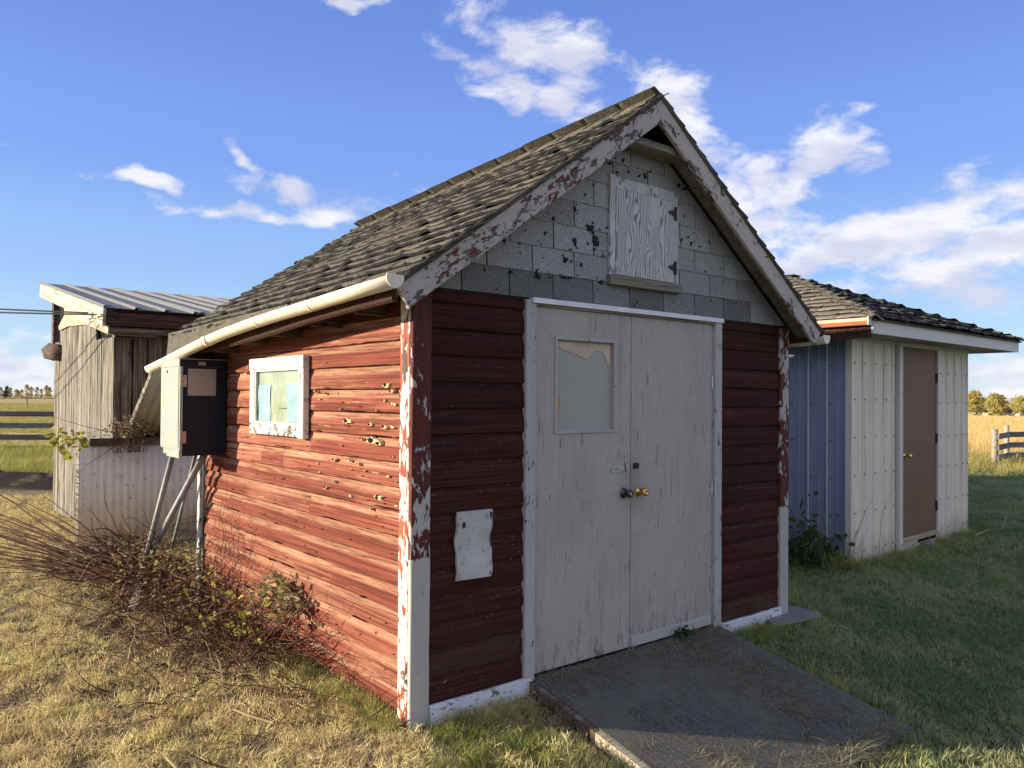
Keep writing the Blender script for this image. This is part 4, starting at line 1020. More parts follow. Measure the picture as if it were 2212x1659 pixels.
# shaded face towards the camera
x = 0.0; i = 3
while x < BL_ - .05:
    w_ = min(rnd.uniform(.13, .22), BL_ - x)
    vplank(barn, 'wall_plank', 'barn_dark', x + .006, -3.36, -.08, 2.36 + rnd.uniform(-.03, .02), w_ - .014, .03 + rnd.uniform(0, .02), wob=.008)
    x += w_
for fx, nm in ((BL_, 1),):
    x = 0
    while x < 3.3:
        vplank(barn, 'wall_plank', 'barn_lit', x, 0, -.08, 2.4, .24, .03, face=T(BL_, -3.36, 0) @ RZ(math.pi / 2)); x += .25
x = 0
while x < BL_ - .1:
    vplank(barn, 'wall_plank', 'barn_lit', x, 0, -.08, 2.9, min(.28, BL_ - x - .01), .03, face=T(BL_, -.03, 0) @ RZ(math.pi)); x += .29
# plate beam, eave boards
hplank(barn, 'plate_beam', 'barn_lit', -.03, -3.40, 2.215, .42, .115, .12, wob=.008, label='short weathered beam end under the eave')
hplank(barn, 'eave_board', 'barn_beam', -.15, -3.665, 2.325, BL_ + .25, .145, .03, wob=.006)
hplank(barn, 'eave_board', 'barn_dark', -.12, -3.60, 2.255, BL_ + .2, .065, .06, wob=.006)
# barge boards on the lit gable side
def raked(x0_, x1_, dz, wd, th, mat, off):
    me = plank(math.hypot(x1_ - x0_, .1735 * (x1_ - x0_)), wd, th, wob=.006)
    a = math.atan(.1735)
    return part('barge_board', me, mat, barn, LB @ T(x0_, off, zb(-x0_) + dz) @ RY(a) @ T(0, 0, -wd))
raked(-.10, 3.70, -.004, .185, .028, 'barn_fascia', -.15)
raked(2.0, 3.66, -.160, .12, .02, 'barn_fascia', -.10)
# ribbed metal roof sheets, each a part, ribs on top
nsh = 8; shw = (BL_ + .35) / nsh
for k in range(nsh):
    u0_ = -.19 + k * shw; mb = MB()
    prof = []
    xr = 0
    while xr < shw - .001:
        for dx, dz in ((0, 0), (.012, .022), (.030, .022), (.042, 0), (.15, 0), (.155, .004), (.17, .004), (.175, 0)):
            if xr + dx < shw: prof.append((xr + dx, dz))
        xr += .30
    prof.append((shw + .01, 0)); n = 6; V = []; F = []; m_ = len(prof)
    for lay in (0, -.002):
        for j in range(n + 1):
            v = -3.74 + (3.74 + .13) * j / n
            wv = .003 * mn.noise(Vector((k, v * 2, 1)))
            V += [(u0_ + a, v, zb(v) + .006 + b + wv + lay) for a, b in prof]
    o_ = (n + 1) * m_
    for j in range(n):
        for i in range(m_ - 1): F += [(j * m_ + i, j * m_ + i + 1, (j + 1) * m_ + i + 1, (j + 1) * m_ + i), (o_ + j * m_ + i, o_ + (j + 1) * m_ + i, o_ + (j + 1) * m_ + i + 1, o_ + j * m_ + i + 1)]
    for i in range(m_ - 1): F.append((i, o_ + i, o_ + i + 1, i + 1))
    sh_ = part('roof_sheet', mesh(V, F), 'roof_metal', barn)
    mb = MB(); xr = 0
    while xr < shw - .05:
        mb.add([(u0_ + xr + a, v, zb(v) + .031 + (0 if lay else .002)) for lay in (0, 1) for v in (-3.742, .131) for a in (.011, .031)], [(0, 1, 3, 2), (4, 6, 7, 5), (0, 4, 5, 1), (1, 5, 7, 3), (3, 7, 6, 2), (2, 6, 4, 0)]); xr += .30
    part('roof_rib', mb, 'roof_rib', sh_)
    mb = MB(); xr = 0
    while xr < shw - .05:
        for j in range(7):
            v = -3.6 + j * .6; mb.box((u0_ + xr + .085, v - .008, zb(v) + .006), (u0_ + xr + .10, v + .008, zb(v) + .018))
        xr += .30
    part('roof_screws', mb, 'screw', sh_, kind='stuff')
part('roof_underlay', MB().add([(u, v, zb(v) - d) for u in (-.14, BL_ + .1) for v in (-3.63, .08) for d in (.004, .03)], [(0, 1, 3, 2), (4, 6, 7, 5), (0, 4, 5, 1), (1, 5, 7, 3), (3, 7, 6, 2), (2, 6, 4, 0)]), 'barn_dark', barn)

# cables to the barn
def sag(a, b, s, n=24):
    a, b = Vector(a), Vector(b); return [a.lerp(b, i / n) - Vector((0, 0, s * 4 * (i / n) * (1 - i / n))) for i in range(n + 1)]
def bw(u, v, z): return BO + su * u + sv * v + Vector((0, 0, z))
solo('power_cable', MB().tube(sag(bw(-.19, -3.05, 2.50), (-30, 16.5, 5.4), .35), .009, n=6), 'wire', 'upper black cable running off to the left from the barn fascia', 'cable', group=None)
solo('power_cable', MB().tube(sag(bw(-.19, -3.45, 2.45), (-30, 16.4, 5.3), .45), .009, n=6), 'wire', 'lower black cable meeting the other at the barn fascia corner', 'cable')
part('cable_clamp', MB().box((-.205, -3.72, 2.42), (-.18, -3.45, 2.44)).box((-.20, -3.25, 2.43), (-.18, -3.0, 2.49)), 'steel', barn)

# ================================================================== TIN BIN WITH RAISED LID
binn = thing('tin_bin', 'low bin clad in white corrugated tin under a propped open lid', 'bin', tuple(sw(-.35, 5.85)), SA)
def corr(L, H, pitch=.076, amp=.010, x0=0, mat='white_tin', th=.002, ny=1, flat=0):
    n = int(L / (pitch / 6)); V = []; F = []
    for lay in (0, 1):
        for j in range(ny + 1):
            for i in range(n + 1):
                x = L * i / n; y = -amp * (0.5 + .5 * math.cos(2 * math.pi * x / pitch)) if x > flat else -amp
                V.append((x, y + (th if lay else 0), H * j / ny))
    o_ = (n + 1) * (ny + 1)
    for j in range(ny):
        for i in range(n):
            a = j * (n + 1) + i; F += [(a, a + 1, a + n + 2, a + n + 1), (o_ + a, o_ + a + n + 1, o_ + a + n + 2, o_ + a + 1)]
    for i in range(n): F += [(i, o_ + i, o_ + i + 1, i + 1), (o_ - n - 1 + i, o_ - n + i, 2 * o_ - n + i, 2 * o_ - n - 1 + i)]
    return mesh(V, F, True)
part('bin_core', MB().box((.01, .015, -.05), (1.75, .030, 1.06)).box((.01, .030, -.05), (.03, .12, 1.10)).box((1.73, .030, -.05), (1.75, .12, 1.10)), 'barn_dark', binn)
part('tin_panel', corr(1.75, 1.21, flat=.12), 'white_tin', binn, T(0, 0, -.08))
part('side_board', corr(.11, 1.21), 'barn_lit', binn, T(0, .12, -.08) @ RZ(-math.pi / 2))
hplank(binn, 'top_rail', 'barn_dark', .09, .002, 1.075, 1.6, .075, .035, wob=.008, label='dark rotten top rail of the bin')
mb = MB()
for i in range(18): mb.box((.030, -.014, .05 + i * .06), (.038, -.009, .058 + i * .06))
for i in range(26):
    x = rnd.uniform(.1, 1.2); mb.add(*blob(x, rnd.uniform(.15, 1.08), rnd.uniform(.008, .024), rnd.uniform(.01, .026), -.0085, .004, i + 77, n=8))
part('rivets_and_holes', mb, 'screw', binn, kind='stuff')
ld = bpy.data.objects.new('bin_lid', None); link(ld, binn, T(.44, .05, 1.135) @ RZ(R(11)) @ RX(R(40))); ld['label'] = 'beige corrugated lid raised and leaning towards the front'
part('lid_sheet', corr(1.15, .97, pitch=.10, amp=.018, th=.003), 'beige_tin', ld)
part('lid_frame', MB().box((0, .004, 0), (.03, .035, .97)).box((1.12, .004, 0), (1.15, .035, .97)).box((.03, .004, .93), (1.12, .035, .97)).box((.03, .004, .0), (1.12, .035, .04)), 'barn_dark', ld)
part('lid_edge_trim', MB().box((-.006, -.022, 0), (-.001, .030, .97)), 'barn_lit', ld)
part('lamp_socket', MB().box((.28, -.10, .78), (.38, -.022, .84)).tube([(.30, -.07, .78), (.30, -.07, .73)], .018, n=8), 'hinge', ld)

# ================================================================== WHITE METAL SHED
wsh = thing('white_metal_shed', 'ivory ribbed-metal shed with hipped shingle roof and a brown door on the right', 'shed', tuple(WO), WA)
WW, WD = 3.04, 3.0
part('wall_core', MB().box((.02, .02, -.05), (1.05, WD - .02, 2.22)).box((1.05, .03, -.05), (2.05, WD - .02, 2.22)).box((2.05, .02, -.05), (WW - .02, WD - .02, 2.22)), 'black', wsh)
def ribpanel(L, H, ribs, rw=.020, rh=.016, minor=0.0):
    xs_ = [0.0]; pr = [(0, 0)]
    for r_ in sorted(ribs):
        if r_ - rw > pr[-1][0] and r_ + rw < L: pr += [(r_ - rw, 0), (r_ - rw * .55, -rh), (r_ + rw * .55, -rh), (r_ + rw, 0)]
    mins = []
    for a, b in zip([0] + sorted(ribs), sorted(ribs) + [L]):
        for q in (.36, .68): 
            xm_ = a + (b - a) * q
            if b - a > .12: mins.append(xm_)
    for q in mins: pr += [(q - .008, 0), (q, -.004), (q + .008, 0)]
    pr.append((L, 0)); pr.sort(); n = 8; V = []; F = []; m_ = len(pr); sd = rnd.random() * 50
    for lay in (0, .0015):
        for j in range(n + 1):
            for x, y in pr: V.append((x, y + lay + .0022 * mn.noise(Vector((x * 2.2, j * .7, sd))), H * j / n))
    o_ = (n + 1) * m_
    for j in range(n):
        for i in range(m_ - 1):
            a = j * m_ + i; F += [(a, a + 1, a + m_ + 1, a + m_), (o_ + a, o_ + a + m_, o_ + a + m_ + 1, o_ + a + 1)]
    for i in range(m_ - 1): F.append((i, o_ + i, o_ + i + 1, i + 1))
    for j in range(n): F += [(j * m_, (j + 1) * m_, o_ + (j + 1) * m_, o_ + j * m_), (j * m_ + m_ - 1, o_ + j * m_ + m_ - 1, o_ + (j + 1) * m_ + m_ - 1, (j + 1) * m_ + m_ - 1)]
    return mesh(V, F)
rL = [.03, .238, .481, .72, .905]; rR = [.08, .30, .53, .76, .93]
part('metal_panel', ribpanel(.985, 2.26, rL, .011, .013), 'ivory', wsh, T(0, -.002, -.035))
part('metal_panel', ribpanel(.96, 2.26, rR, .010, .012), 'ivory', wsh, T(2.08, -.002, -.02))
def screws(par, face, xs_, zs_, y=-.006, s=.0065):
    mb = MB()
    for x in xs_:
        for zz in zs_: mb.box((x - s, y - .008, zz - s), (x + s, y, zz + s))
    part('screws', mb, 'screw', par, face, kind='stuff')
screws(wsh, FRONT, [.065, .27, .51, .75, .935], [1.97, 1.61, 1.24, .87, .50, .12])
screws(wsh, FRONT, [2.19, 2.41, 2.64, 2.87, 3.0], [1.92, 1.58, 1.2, .85, .47, .13])
LW = T(0, 3.0, 0) @ RZ(-math.pi / 2)
# side wall: three wide blue-grey panels with pale standing seams
edges = [0, .72, 1.02, 1.32, 1.62, 1.92, 2.14, 2.337, 2.57, 2.767, 2.962]
for a, b in zip(edges[:-1], edges[1:]):
    part('metal_panel', ribpanel(b - a, 2.24, [(b - a) * .12, (b - a) * .5, (b - a) * .88], .010, .006), 'bluemetal', wsh, LW @ T(a, -.002, -.02))
    part('seam', MB().box((b - .008, -.018, -.02), (b + .006, -.003, 2.22)), 'rib_light', wsh, LW)
part('corner_flashing', MB().box((-.014, -.016, -.03), (.030, -.0145, 2.23)).box((-.016, -.014, -.03), (-.0145, .035, 2.23)), 'ivory', wsh)
screws(wsh, LW, [1.35, 1.66, 1.96, 2.18, 2.39, 2.60, 2.80, 2.985], [1.95, 1.57, 1.2, .83, .46], s=.006)
part('metal_panel', ribpanel(3.0, 2.24, [k * .3 + .1 for k in range(10)]), 'bluemetal', wsh, T(WW, 0, 0) @ RZ(math.pi / 2) @ T(0, -.002, 0))
part('metal_panel', ribpanel(WW, 2.24, [k * .3 + .1 for k in range(10)]), 'bluemetal', wsh, T(WW, WD, 0) @ RZ(math.pi) @ T(0, -.002, 0))
# doorway
mb = MB().box((1.005, -.045, .09), (1.085, .025, 2.175)).box((2.015, -.045, .12), (2.075, .025, 2.175)).box((1.005, -.047, 2.176), (2.075, .025, 2.225))
part('door_frame', mb, 'white_fascia', wsh)
wd_ = bpy.data.objects.new('door', None); link(wd_, wsh); wd_['label'] = 'flat brown door with brass-toned knob'
part('door_leaf', MB().box((1.087, -.026, .150), (2.013, .012, 2.172)), 'brown_door', wd_)
kb = part('knob', lathe([(.0, .032), (.006, .030), (.010, .014), (.035, .013), (.045, .024), (.062, .026), (.072, .018), (.0725, .0)]), 'brass', wd_, T(1.165, -.026, 1.02), label='worn brass knob')
part('strike_shadow', MB().box((1.089, -.029, .985), (1.105, -.0265, 1.055)), 'hinge', wd_)
for zz in (1.86, 1.18, .42): part('hinge', MB().box((1.985, -.034, zz - .055), (2.0125, -.0265, zz + .055)).tube([(2.014, -.036, zz - .055), (2.014, -.036, zz + .055)], .007, n=8), 'hinge', wd_)
part('door_sill', plank(.93, .052, .035, wob=.002), 'tan_wood', wsh, T(1.087, -.015, .095))
mb = MB()
for k, (a, b, d) in enumerate(((-.055, -.012, .055), (-.011, .024, .040), (.025, .055, .050), (.056, .092, .035))): mb.box((.985, -d, a), (1.48 if k % 2 else 2.05, -.012, b))
part('threshold_panel', mb, 'ivory', wsh, label='stepped pale metal threshold')
hplank(wsh, 'head_board', 'white_fascia', -.005, -.004, 2.19, WW + .01, .05, .014, wob=.0005)
# eaves, soffit, roof
eu0, eu1, ev0, ev1 = -.34, 3.66, -.37, 3.42
ez = 2.345
mb = MB().box((eu0 + .02, ev0 + .02, 2.222), (eu1 - .02, -.001, 2.236)).box((eu0 + .02, .0, 2.222), (-.001, ev1 - .02, 2.236)).box((WW + .001, .0, 2.222), (eu1 - .02, ev1 - .02, 2.236))
part('soffit', mb, 'soffit', wsh)
part('fascia', MB().box((eu0 + .0, ev0, 2.215), (eu1, ev0 + .018, ez)), 'white_fascia', wsh, label='plain white front fascia')
part('fascia', MB().box((eu0, ev0 + .02, 2.175), (eu0 + .018, ev1, ez - .02)), 'barn_beam', wsh)
part('fascia', MB().box((eu1 - .018, ev0 + .02, 2.215), (eu1, ev1, ez)), 'white_fascia', wsh)
apx = Vector((1.55, 1.50, 3.115))
cs = [Vector((eu0 - .02, ev0 - .03, ez + .0)), Vector((eu1 + .03, ev0 - .03, ez)), Vector((eu1 + .03, ev1, ez)), Vector((eu0 - .02, ev1, ez))]
mb = MB(); mb.add([c for c in cs] + [c - Vector((0, 0, .012)) for c in cs] + [apx - Vector((0, 0, .004))], [(0, 1, 8), (1, 2, 8), (2, 3, 8), (3, 0, 8), (3, 2, 1, 0)[::-1], (0, 4, 5, 1), (1, 5, 6, 2), (2, 6, 7, 3), (3, 7, 4, 0)])
part('roof_deck', mb, 'deck', wsh)
def hip(a, b, mat, curl, joined, nm='roof_shingle', rows=13):
    A_ = b - a; Ln = A_.length; A_n = A_.normalized(); foot = a + A_n * (apx - a).dot(A_n); S_ = apx - foot; sl = S_.length; xa = (foot - a).length
    slope(wsh, a + Vector((0, 0, .006)), A_n, S_, sl, rows, sl / rows, .307, lambda s: (xa * min(1, s / sl), Ln - (Ln - xa) * min(1, s / sl)), mat, curl, joined, nm)
hip(cs[3], cs[0], 'roof_tab_w', .8, False)
hip(cs[0], cs[1], 'roof_tab', 1.5, False)
hip(cs[1], cs[2], 'roof_tab', 1.0, True, 'far_slope_shingles'); hip(cs[2], cs[3], 'roof_tab', 1.0, True, 'far_slope_shingles')
for ca in (cs[0], cs[1], cs[3]):      # hip caps
    n = 9
    for i in range(n):
        t0, t1 = i / n, (i + 1.25) / n; p0, p1 = ca.lerp(apx, t0), ca.lerp(apx, min(1, t1)); sd_ = (p1 - p0).cross(Vector((0, 0, 1))).normalized() * .075
        up = Vector((0, 0, .030 + .012 * rnd.random())); dn = Vector((0, 0, -.012)); e = Vector((0, 0, rnd.uniform(0, .02)))
        V = [p0 - sd_ + dn * .5 + e, p0 + up + e, p0 + sd_ + dn * .5 + e * rnd.random(), p1 - sd_ + dn, p1 + up * .5, p1 + sd_ + dn]
        V += [v - Vector((0, 0, .012)) for v in V]
        part('hip_cap', MB().add(V, [(0, 1, 4, 3), (1, 2, 5, 4), (6, 9, 10, 7), (7, 10, 11, 8), (0, 6, 7, 1), (1, 7, 8, 2), (3, 4, 10, 9), (4, 5, 11, 10), (0, 3, 9, 6), (2, 8, 11, 5)]), 'roof_tab', wsh)
gp_ = [(eu0 - .035, ev0 + .005, 2.325), (eu0 - .035, 1.5, 2.325), (eu0 - .035, ev1, 2.325)]
def kgutter(p0, p1):
    pr = [(.0, .03), (.0, -.035), (-.055, -.035), (-.075, .0), (-.075, .03), (-.070, .03), (-.070, .0), (-.052, -.031), (-.004, -.031), (-.004, .03)]
    V = [(p[0] + a, p[1], p[2] + b) for p in (p0, p1) for a, b in pr]; m_ = len(pr)
    return MB().add(V, [(k, m_ + k, m_ + (k + 1) % m_, (k + 1) % m_) for k in range(m_)] + [tuple(range(m_)), tuple(range(2 * m_ - 1, m_ - 1, -1))])
wg = part('gutter', kgutter((eu0 - .002, ev0 + .02, 2.325), (eu0 - .002, ev1, 2.325)), 'copper', wsh, label='rust brown gutter on the left eave')
part('end_cap', MB().box((eu0 - .080, ev0 + .008, 2.285), (eu0 + .006, ev0 + .019, 2.365)), 'white_fascia', wg)

# concrete block, slab, twig by the sheds
solo('concrete_block', plank(.20, .085, .10, wob=.003), 'concrete', 'small grey block on the grass beneath the brown door threshold', 'block', tuple(WO + Vector((math.cos(WA), math.sin(WA), 0)) * 1.50 + Vector((math.sin(WA), -math.cos(WA), 0)) * .03 + Vector((0, 0, gz(4.3, 8.4) - .01))), WA)
solo('concrete_slab', MB().add([(0, 0, 0), (.50, -.10, 0), (.52, .16, 0), (.10, .28, 0), (0, 0, .045), (.50, -.10, .045), (.52, .16, .045), (.10, .28, .045)], [(3, 2, 1, 0), (4, 5, 6, 7), (0, 1, 5, 4), (1, 2, 6, 5), (2, 3, 7, 6), (3, 0, 4, 7)]), 'concrete', 'flat grey slab in the grass at the right front corner of the red shed', 'slab', tuple(sw(2.97, -.08, -.030)), SA)

# ================================================================== RAMP
ramp = thing('ramp', 'worn plywood ramp sloping down from the grey double doors into the grass', 'ramp', tuple(sw(0, 0)), SA)
V = []; F = []; nx_, ny_ = 12, 16
def rz_(u, v): return .072 - .215 * (-v) + .004 * mn.noise(Vector((u * 2, v * 2, 0)))
for lay in (0, 1):
    for j in range(ny_ + 1):
        for i in range(nx_ + 1):
            u = .772 + (2.435 - .772) * i / nx_; v = -.008 - 1.30 * j / ny_
            if i in (0, nx_): u += .004 * mn.noise(Vector((0, v * 14, i)))
            if j == ny_: v += .006 * mn.noise(Vector((u * 12, 0, 5)))
            V.append((u, v, rz_(u, v) - lay * .03))
k = (nx_ + 1) * (ny_ + 1)
for j in range(ny_):
    for i in range(nx_):
        a = j * (nx_ + 1) + i; F += [(a, a + nx_ + 1, a + nx_ + 2, a + 1), (k + a, k + a + 1, k + a + nx_ + 2, k + a + nx_ + 1)]
for i in range(nx_): F += [(i, i + 1, k + i + 1, k + i), (ny_ * (nx_ + 1) + i, k + ny_ * (nx_ + 1) + i, k + ny_ * (nx_ + 1) + i + 1, ny_ * (nx_ + 1) + i + 1)]
for j in range(ny_):
    a = j * (nx_ + 1); b = a + nx_ + 1; F += [(a, k + a, k + b, b)]; a += nx_; b += nx_; F += [(a, b, k + b, k + a)]
part('ramp_deck', mesh(V, F, False), 'ramp', ramp)
Vn = []
def stringer(u, f0=0., f1=1.):
    n = 10; V = []
    for i in range(n + 1):
        v = -.02 - 1.27 * (f0 + (f1 - f0) * i / n); zt = .072 - .215 * (-v) - (.034 if u > .75 else .006)
        V += [(u, v, zt - .10), (u + .035, v, zt - .10), (u + .035, v, zt), (u, v, zt)]
    F = [(0, 1, 2, 3), tuple(4 * n + q for q in (3, 2, 1, 0))]
    for i in range(n):
        for q in range(4): F.append((4 * i + q, 4 * (i + 1) + q, 4 * (i + 1) + (q + 1) % 4, 4 * i + (q + 1) % 4))
    return MB().add(V, F)
part('stringer', stringer(.733, 0, .40), 'barn_dark', ramp, label='dark stained edge board near the doors, shade painted in'); part('stringer', stringer(.733, .403, 1), 'ramp_edge', ramp, label='pale edge board at the foot of the ramp'); part('stringer', stringer(2.38), 'ramp_edge', ramp); part('stringer', stringer(1.58), 'ramp_edge', ramp)  # left edge darkened up to the shadow line: stain and painted shade together

# ================================================================== FENCES
def rail(parent, name, mat, a, b, h, th):
    a, b = Vector(a), Vector(b); d = b - a; L = d.length; M_ = T(*a) @ d.to_track_quat('X', 'Z').to_matrix().to_4x4()
    return part(name, plank(L, h, th, seg=10, wob=.006), mat, parent, M_)
fl = thing('rail_fence', 'dark board rail fence crossing behind the barn on the left', 'fence', (-14, 21.8, 0))
for zt in (1.14, .82, .50, .20):
    for xa in (-13.0, -8.0, -3.0, 2.0): rail(fl, 'rail', 'fence_dark', (xa, .0, zt - .14), (xa + 5.0, .0, zt - .14 + .01), .14, .04)
for xa in (-12.9, -10.5, -8.0, -5.5, -3.0, -.5 + 5, 2.0, 7.0): part('fence_post', plank(1.35, .12, .11, wob=.004), 'post', fl, T(xa, .13, -.12) @ RY(-math.pi / 2))
fr_ = thing('rail_fence', 'grey three-rail fence with round posts at the edge of the golden field on the right', 'fence', (11.80, 19.4, 0))
def post(par, x, y, h, r=.075):
    mb = MB(); mb.tube([(x, y, -.3), (x + .01, y, h * .5), (x, y, h)], r, r * .93, n=12); return part('fence_post', mb.mesh(True), 'post', par)
post(fr_, 0, 0, .93, .078); post(fr_, .85, .9, 1.0, .06); post(fr_, 2.8, 1.2, 1.0, .07); post(fr_, 5.2, 1.5, 1.0, .07)
for k, zt in enumerate((.80, .53, .28)):
    rail(fr_, 'rail', 'fence', (.02, -.08, zt - .12), (.86, .82, zt - .10), .135, .035)
    rail(fr_, 'rail', 'fence', (.84, .82, zt - .10), (2.85, 1.12, zt - .08), .135, .035)
    rail(fr_, 'rail', 'fence', (2.85, 1.10, zt - .08), (5.25, 1.42, zt - .06), .135, .035)
solo('pasture_post', MB().tube([(0, 0, -.3), (0, 0, 1.15)], .10, .09, n=8), 'post', 'lone weathered post standing in the pasture beyond the left fence', 'post', (-55, 90, gz(-55, 90)))

# ================================================================== TREES
def tree_mesh(seed, h, w, crown0, n, leaf, conic=False, gaps=.5):
    r_ = random.Random(seed); mb = MB(); cl = []
    for i in range(int(n / 26)):
        a = r_.random() * 2 * math.pi; zz = crown0 + (h - crown0) * r_.random() ** .9
        t = (zz - crown0) / (h - crown0)
        rr = (w / 2) * ((1 - t) * .95 + .04 if conic else math.sin(math.pi * (t * .80 + .14)) ** .7) * math.sqrt(r_.random())
        cl.append((rr * math.cos(a), rr * math.sin(a), zz, r_.uniform(.5, 1.2)))
    for cx, cy, cz, s in cl:
        for k in range(26):
            d = Vector((r_.gauss(0, 1), r_.gauss(0, 1), r_.gauss(0, .8))) * (w * .085 * s)
            p = Vector((cx, cy, cz)) + d; q = leaf * r_.uniform(.6, 1.3)
            a = Vector((r_.gauss(0, 1), r_.gauss(0, 1), r_.gauss(0, 1))).normalized(); b = a.orthogonal().normalized()
            mb.add([p - a * q, p + b * q * .6, p + a * q, p - b * q * .6], [(0, 1, 2, 3)])
    tr = MB(); tr.tube([(0, 0, -.4), (.05, 0, h * .35), (.0, .1, h * .9)], h * .022, h * .004, n=6)
    for i in range(14):
        a = r_.random() * 2 * math.pi; z0_ = crown0 * .8 + (h - crown0) * r_.random() * .8; L = w * .42 * (1 - .6 * (z0_ / h))
        tr.tube([(0, 0, z0_), (L * .5 * math.cos(a), L * .5 * math.sin(a), z0_ + L * .35), (L * math.cos(a), L * math.sin(a), z0_ + L * .9)], h * .007, h * .002, n=4)
    return mb.mesh(), tr.mesh()
TV = {}
for key, args, mat in (('poplar', (1, 8.0, 5.4, 1.6, 3600, .26), 'tree_yel'), ('poplar2', (2, 7.4, 6.0, 1.2, 3800, .26), 'tree_yel'), ('bare', (3, 7.0, 5.0, 1.5, 1100, .20), 'tree_brn'), ('green', (4, 5.0, 5.0, .6, 2600, .26), 'tree_grn'),
                       ('slim', (5, 8.2, 3.2, 1.2, 1500, .26), 'tree_yel'), ('slim2', (6, 7.2, 3.4, .8, 1400, .26), 'tree_grn'), ('spruce', (7, 8.0, 4.6, .3, 4200, .30, True), 'spruce')):
    c_, t_ = tree_mesh(*args); c_.materials.append(MAT[mat]); t_.materials.append(MAT['bark']); TV[key] = (c_, t_)
def tree(kind, x, y, s, label, group):
    t = thing('spruce_tree' if kind == 'spruce' else 'poplar_tree', label, 'tree', (x, y, gz(x, y)), rnd.random() * 6.28, group)
    t.scale = (s * rnd.uniform(.9, 1.1), s, s * rnd.uniform(.92, 1.08))
    o = bpy.data.objects.new('crown', TV[kind][0]); link(o, t); o = bpy.data.objects.new('trunk', TV[kind][1]); link(o, t)
GR = 'autumn trees along the far edge of the golden field'
seq = [('bare', .560), ('bare', .572), ('poplar', .583), ('bare', .590), ('poplar2', .598), ('poplar', .607), ('poplar', .614), ('green', .622), ('bare', .632), ('poplar2', .640), ('green', .650), ('poplar', .656), ('bare', .668), ('poplar2', .678), ('green', .690), ('poplar', .70), ('bare', .72), ('poplar2', .735), ('poplar', .545), ('green', .53), ('poplar2', .515), ('bare', .50), ('poplar', .76), ('poplar2', .78)]
LAB = {'bare': 'half-bare brownish tree in the far right treeline', 'poplar': 'yellow-green poplar in the far right treeline', 'poplar2': 'broad yellow-green poplar in the far right treeline', 'green': 'low green bush-like tree in the far right treeline'}
GRP = {'bare': 'half-bare trees in the right treeline', 'poplar': 'poplars in the right treeline', 'poplar2': 'broad poplars in the right treeline', 'green': 'low green trees in the right treeline'}
ORD = ['first', 'second', 'third', 'fourth', 'fifth', 'sixth', 'seventh', 'eighth', 'ninth', 'tenth', 'eleventh', 'twelfth', 'thirteenth', 'fourteenth', 'fifteenth', 'sixteenth', 'seventeenth', 'eighteenth', 'nineteenth', 'twentieth']
cnt = 0
for i, (k, t) in enumerate(sorted(seq, key=lambda q: q[1])):
    Y = 205 + rnd.uniform(-10, 14); lb, gp = LAB[k], GRP[k]
    if .574 < t < .645: lb = LAB[k].split(' in the')[0] + ', ' + ORD[cnt] + ' tree right of the ivory shed corner'; cnt += 1; gp = GR
    tree(k, t * Y, Y, rnd.uniform(.66, .82) * (1.0 if t < .618 or t > .63 else .8), lb, gp)
cl_ = 0; spr = False
for i in range(40):
    t = -.725 + i * .0050 + rnd.uniform(-.003, .003); Y = 330 + rnd.uniform(-15, 25)
    k = rnd.choice(['slim', 'slim2', 'slim'])
    if abs(t + .635) < .004 and not spr: k = 'spruce'; spr = True
    n_ = {'slim': ('slim yellow-green poplar in the distant left shelterbelt', 'slim poplars in the left shelterbelt'), 'slim2': ('slim dark green tree in the distant left shelterbelt', 'slim green trees in the left shelterbelt'), 'spruce': ('dark conical spruce in the distant left shelterbelt', None)}[k]
    lb, gp = n_
    if -.645 < t < -.570 and k != 'spruce': lb = n_[0].split(' in the')[0] + ', ' + ORD[cl_] + ' tree from the left edge of the shelterbelt'; cl_ += 1; gp = 'shelterbelt trees left of the barn'
    n_ = (lb, gp)
    tree(k, t * Y, Y, (.60 if k == 'spruce' else rnd.uniform(.46, .66)), n_[0], n_[1])
# brush strips under the treelines, far wood masses: one mass each
def scrub(name, label, t0, t1, Y, h, n, mat, s=.5):
    mb = MB(); r_ = random.Random(int(Y))
    for i in range(n):
        t = r_.uniform(t0, t1); y = Y + r_.uniform(-3, 3); x = t * y; z0_ = gz(x, y); q = s * r_.uniform(.5, 1.2)
        p = Vector((x, y, z0_ + h * r_.random() ** 1.5 * (.6 + .6 * mn.noise(Vector((x * .15, 0, 0)))))); a = Vector((r_.gauss(0, 1), r_.gauss(0, 1), r_.gauss(0, 1))).normalized(); b = a.orthogonal().normalized()
        mb.add([p - a * q, p + b * q, p + a * q, p - b * q], [(0, 1, 2, 3)])
    o = part(name, mb, mat, None, kind='stuff'); o['label'] = label
scrub('undergrowth', 'low brown-green scrub under the right treeline', .48, .80, 200, 2.2, 5000, 'tree_brn', .35)
scrub('undergrowth', 'thin dark scrub under the left shelterbelt', -.85, -.40, 325, 1.0, 5000, 'tree_brn', .3)
for i, (px_t, Y, lb) in enumerate(((.5765, 188, 'leftmost round hay bale at the far edge of the golden field'), (.5975, 180, 'hay bale with a dark shaded end, second along the far field edge'), (.6390, 186, 'small dark bale far right at the field edge'))):
    x = px_t * Y; mb = MB(); mb.tube([(0, -.6, .6), (0, .6, .6)], .62, n=16)
    solo('hay_bale', mb.mesh(), 'hay', lb, 'hay bale', (x, Y, gz(x, Y)), rnd.uniform(0, 1.5))

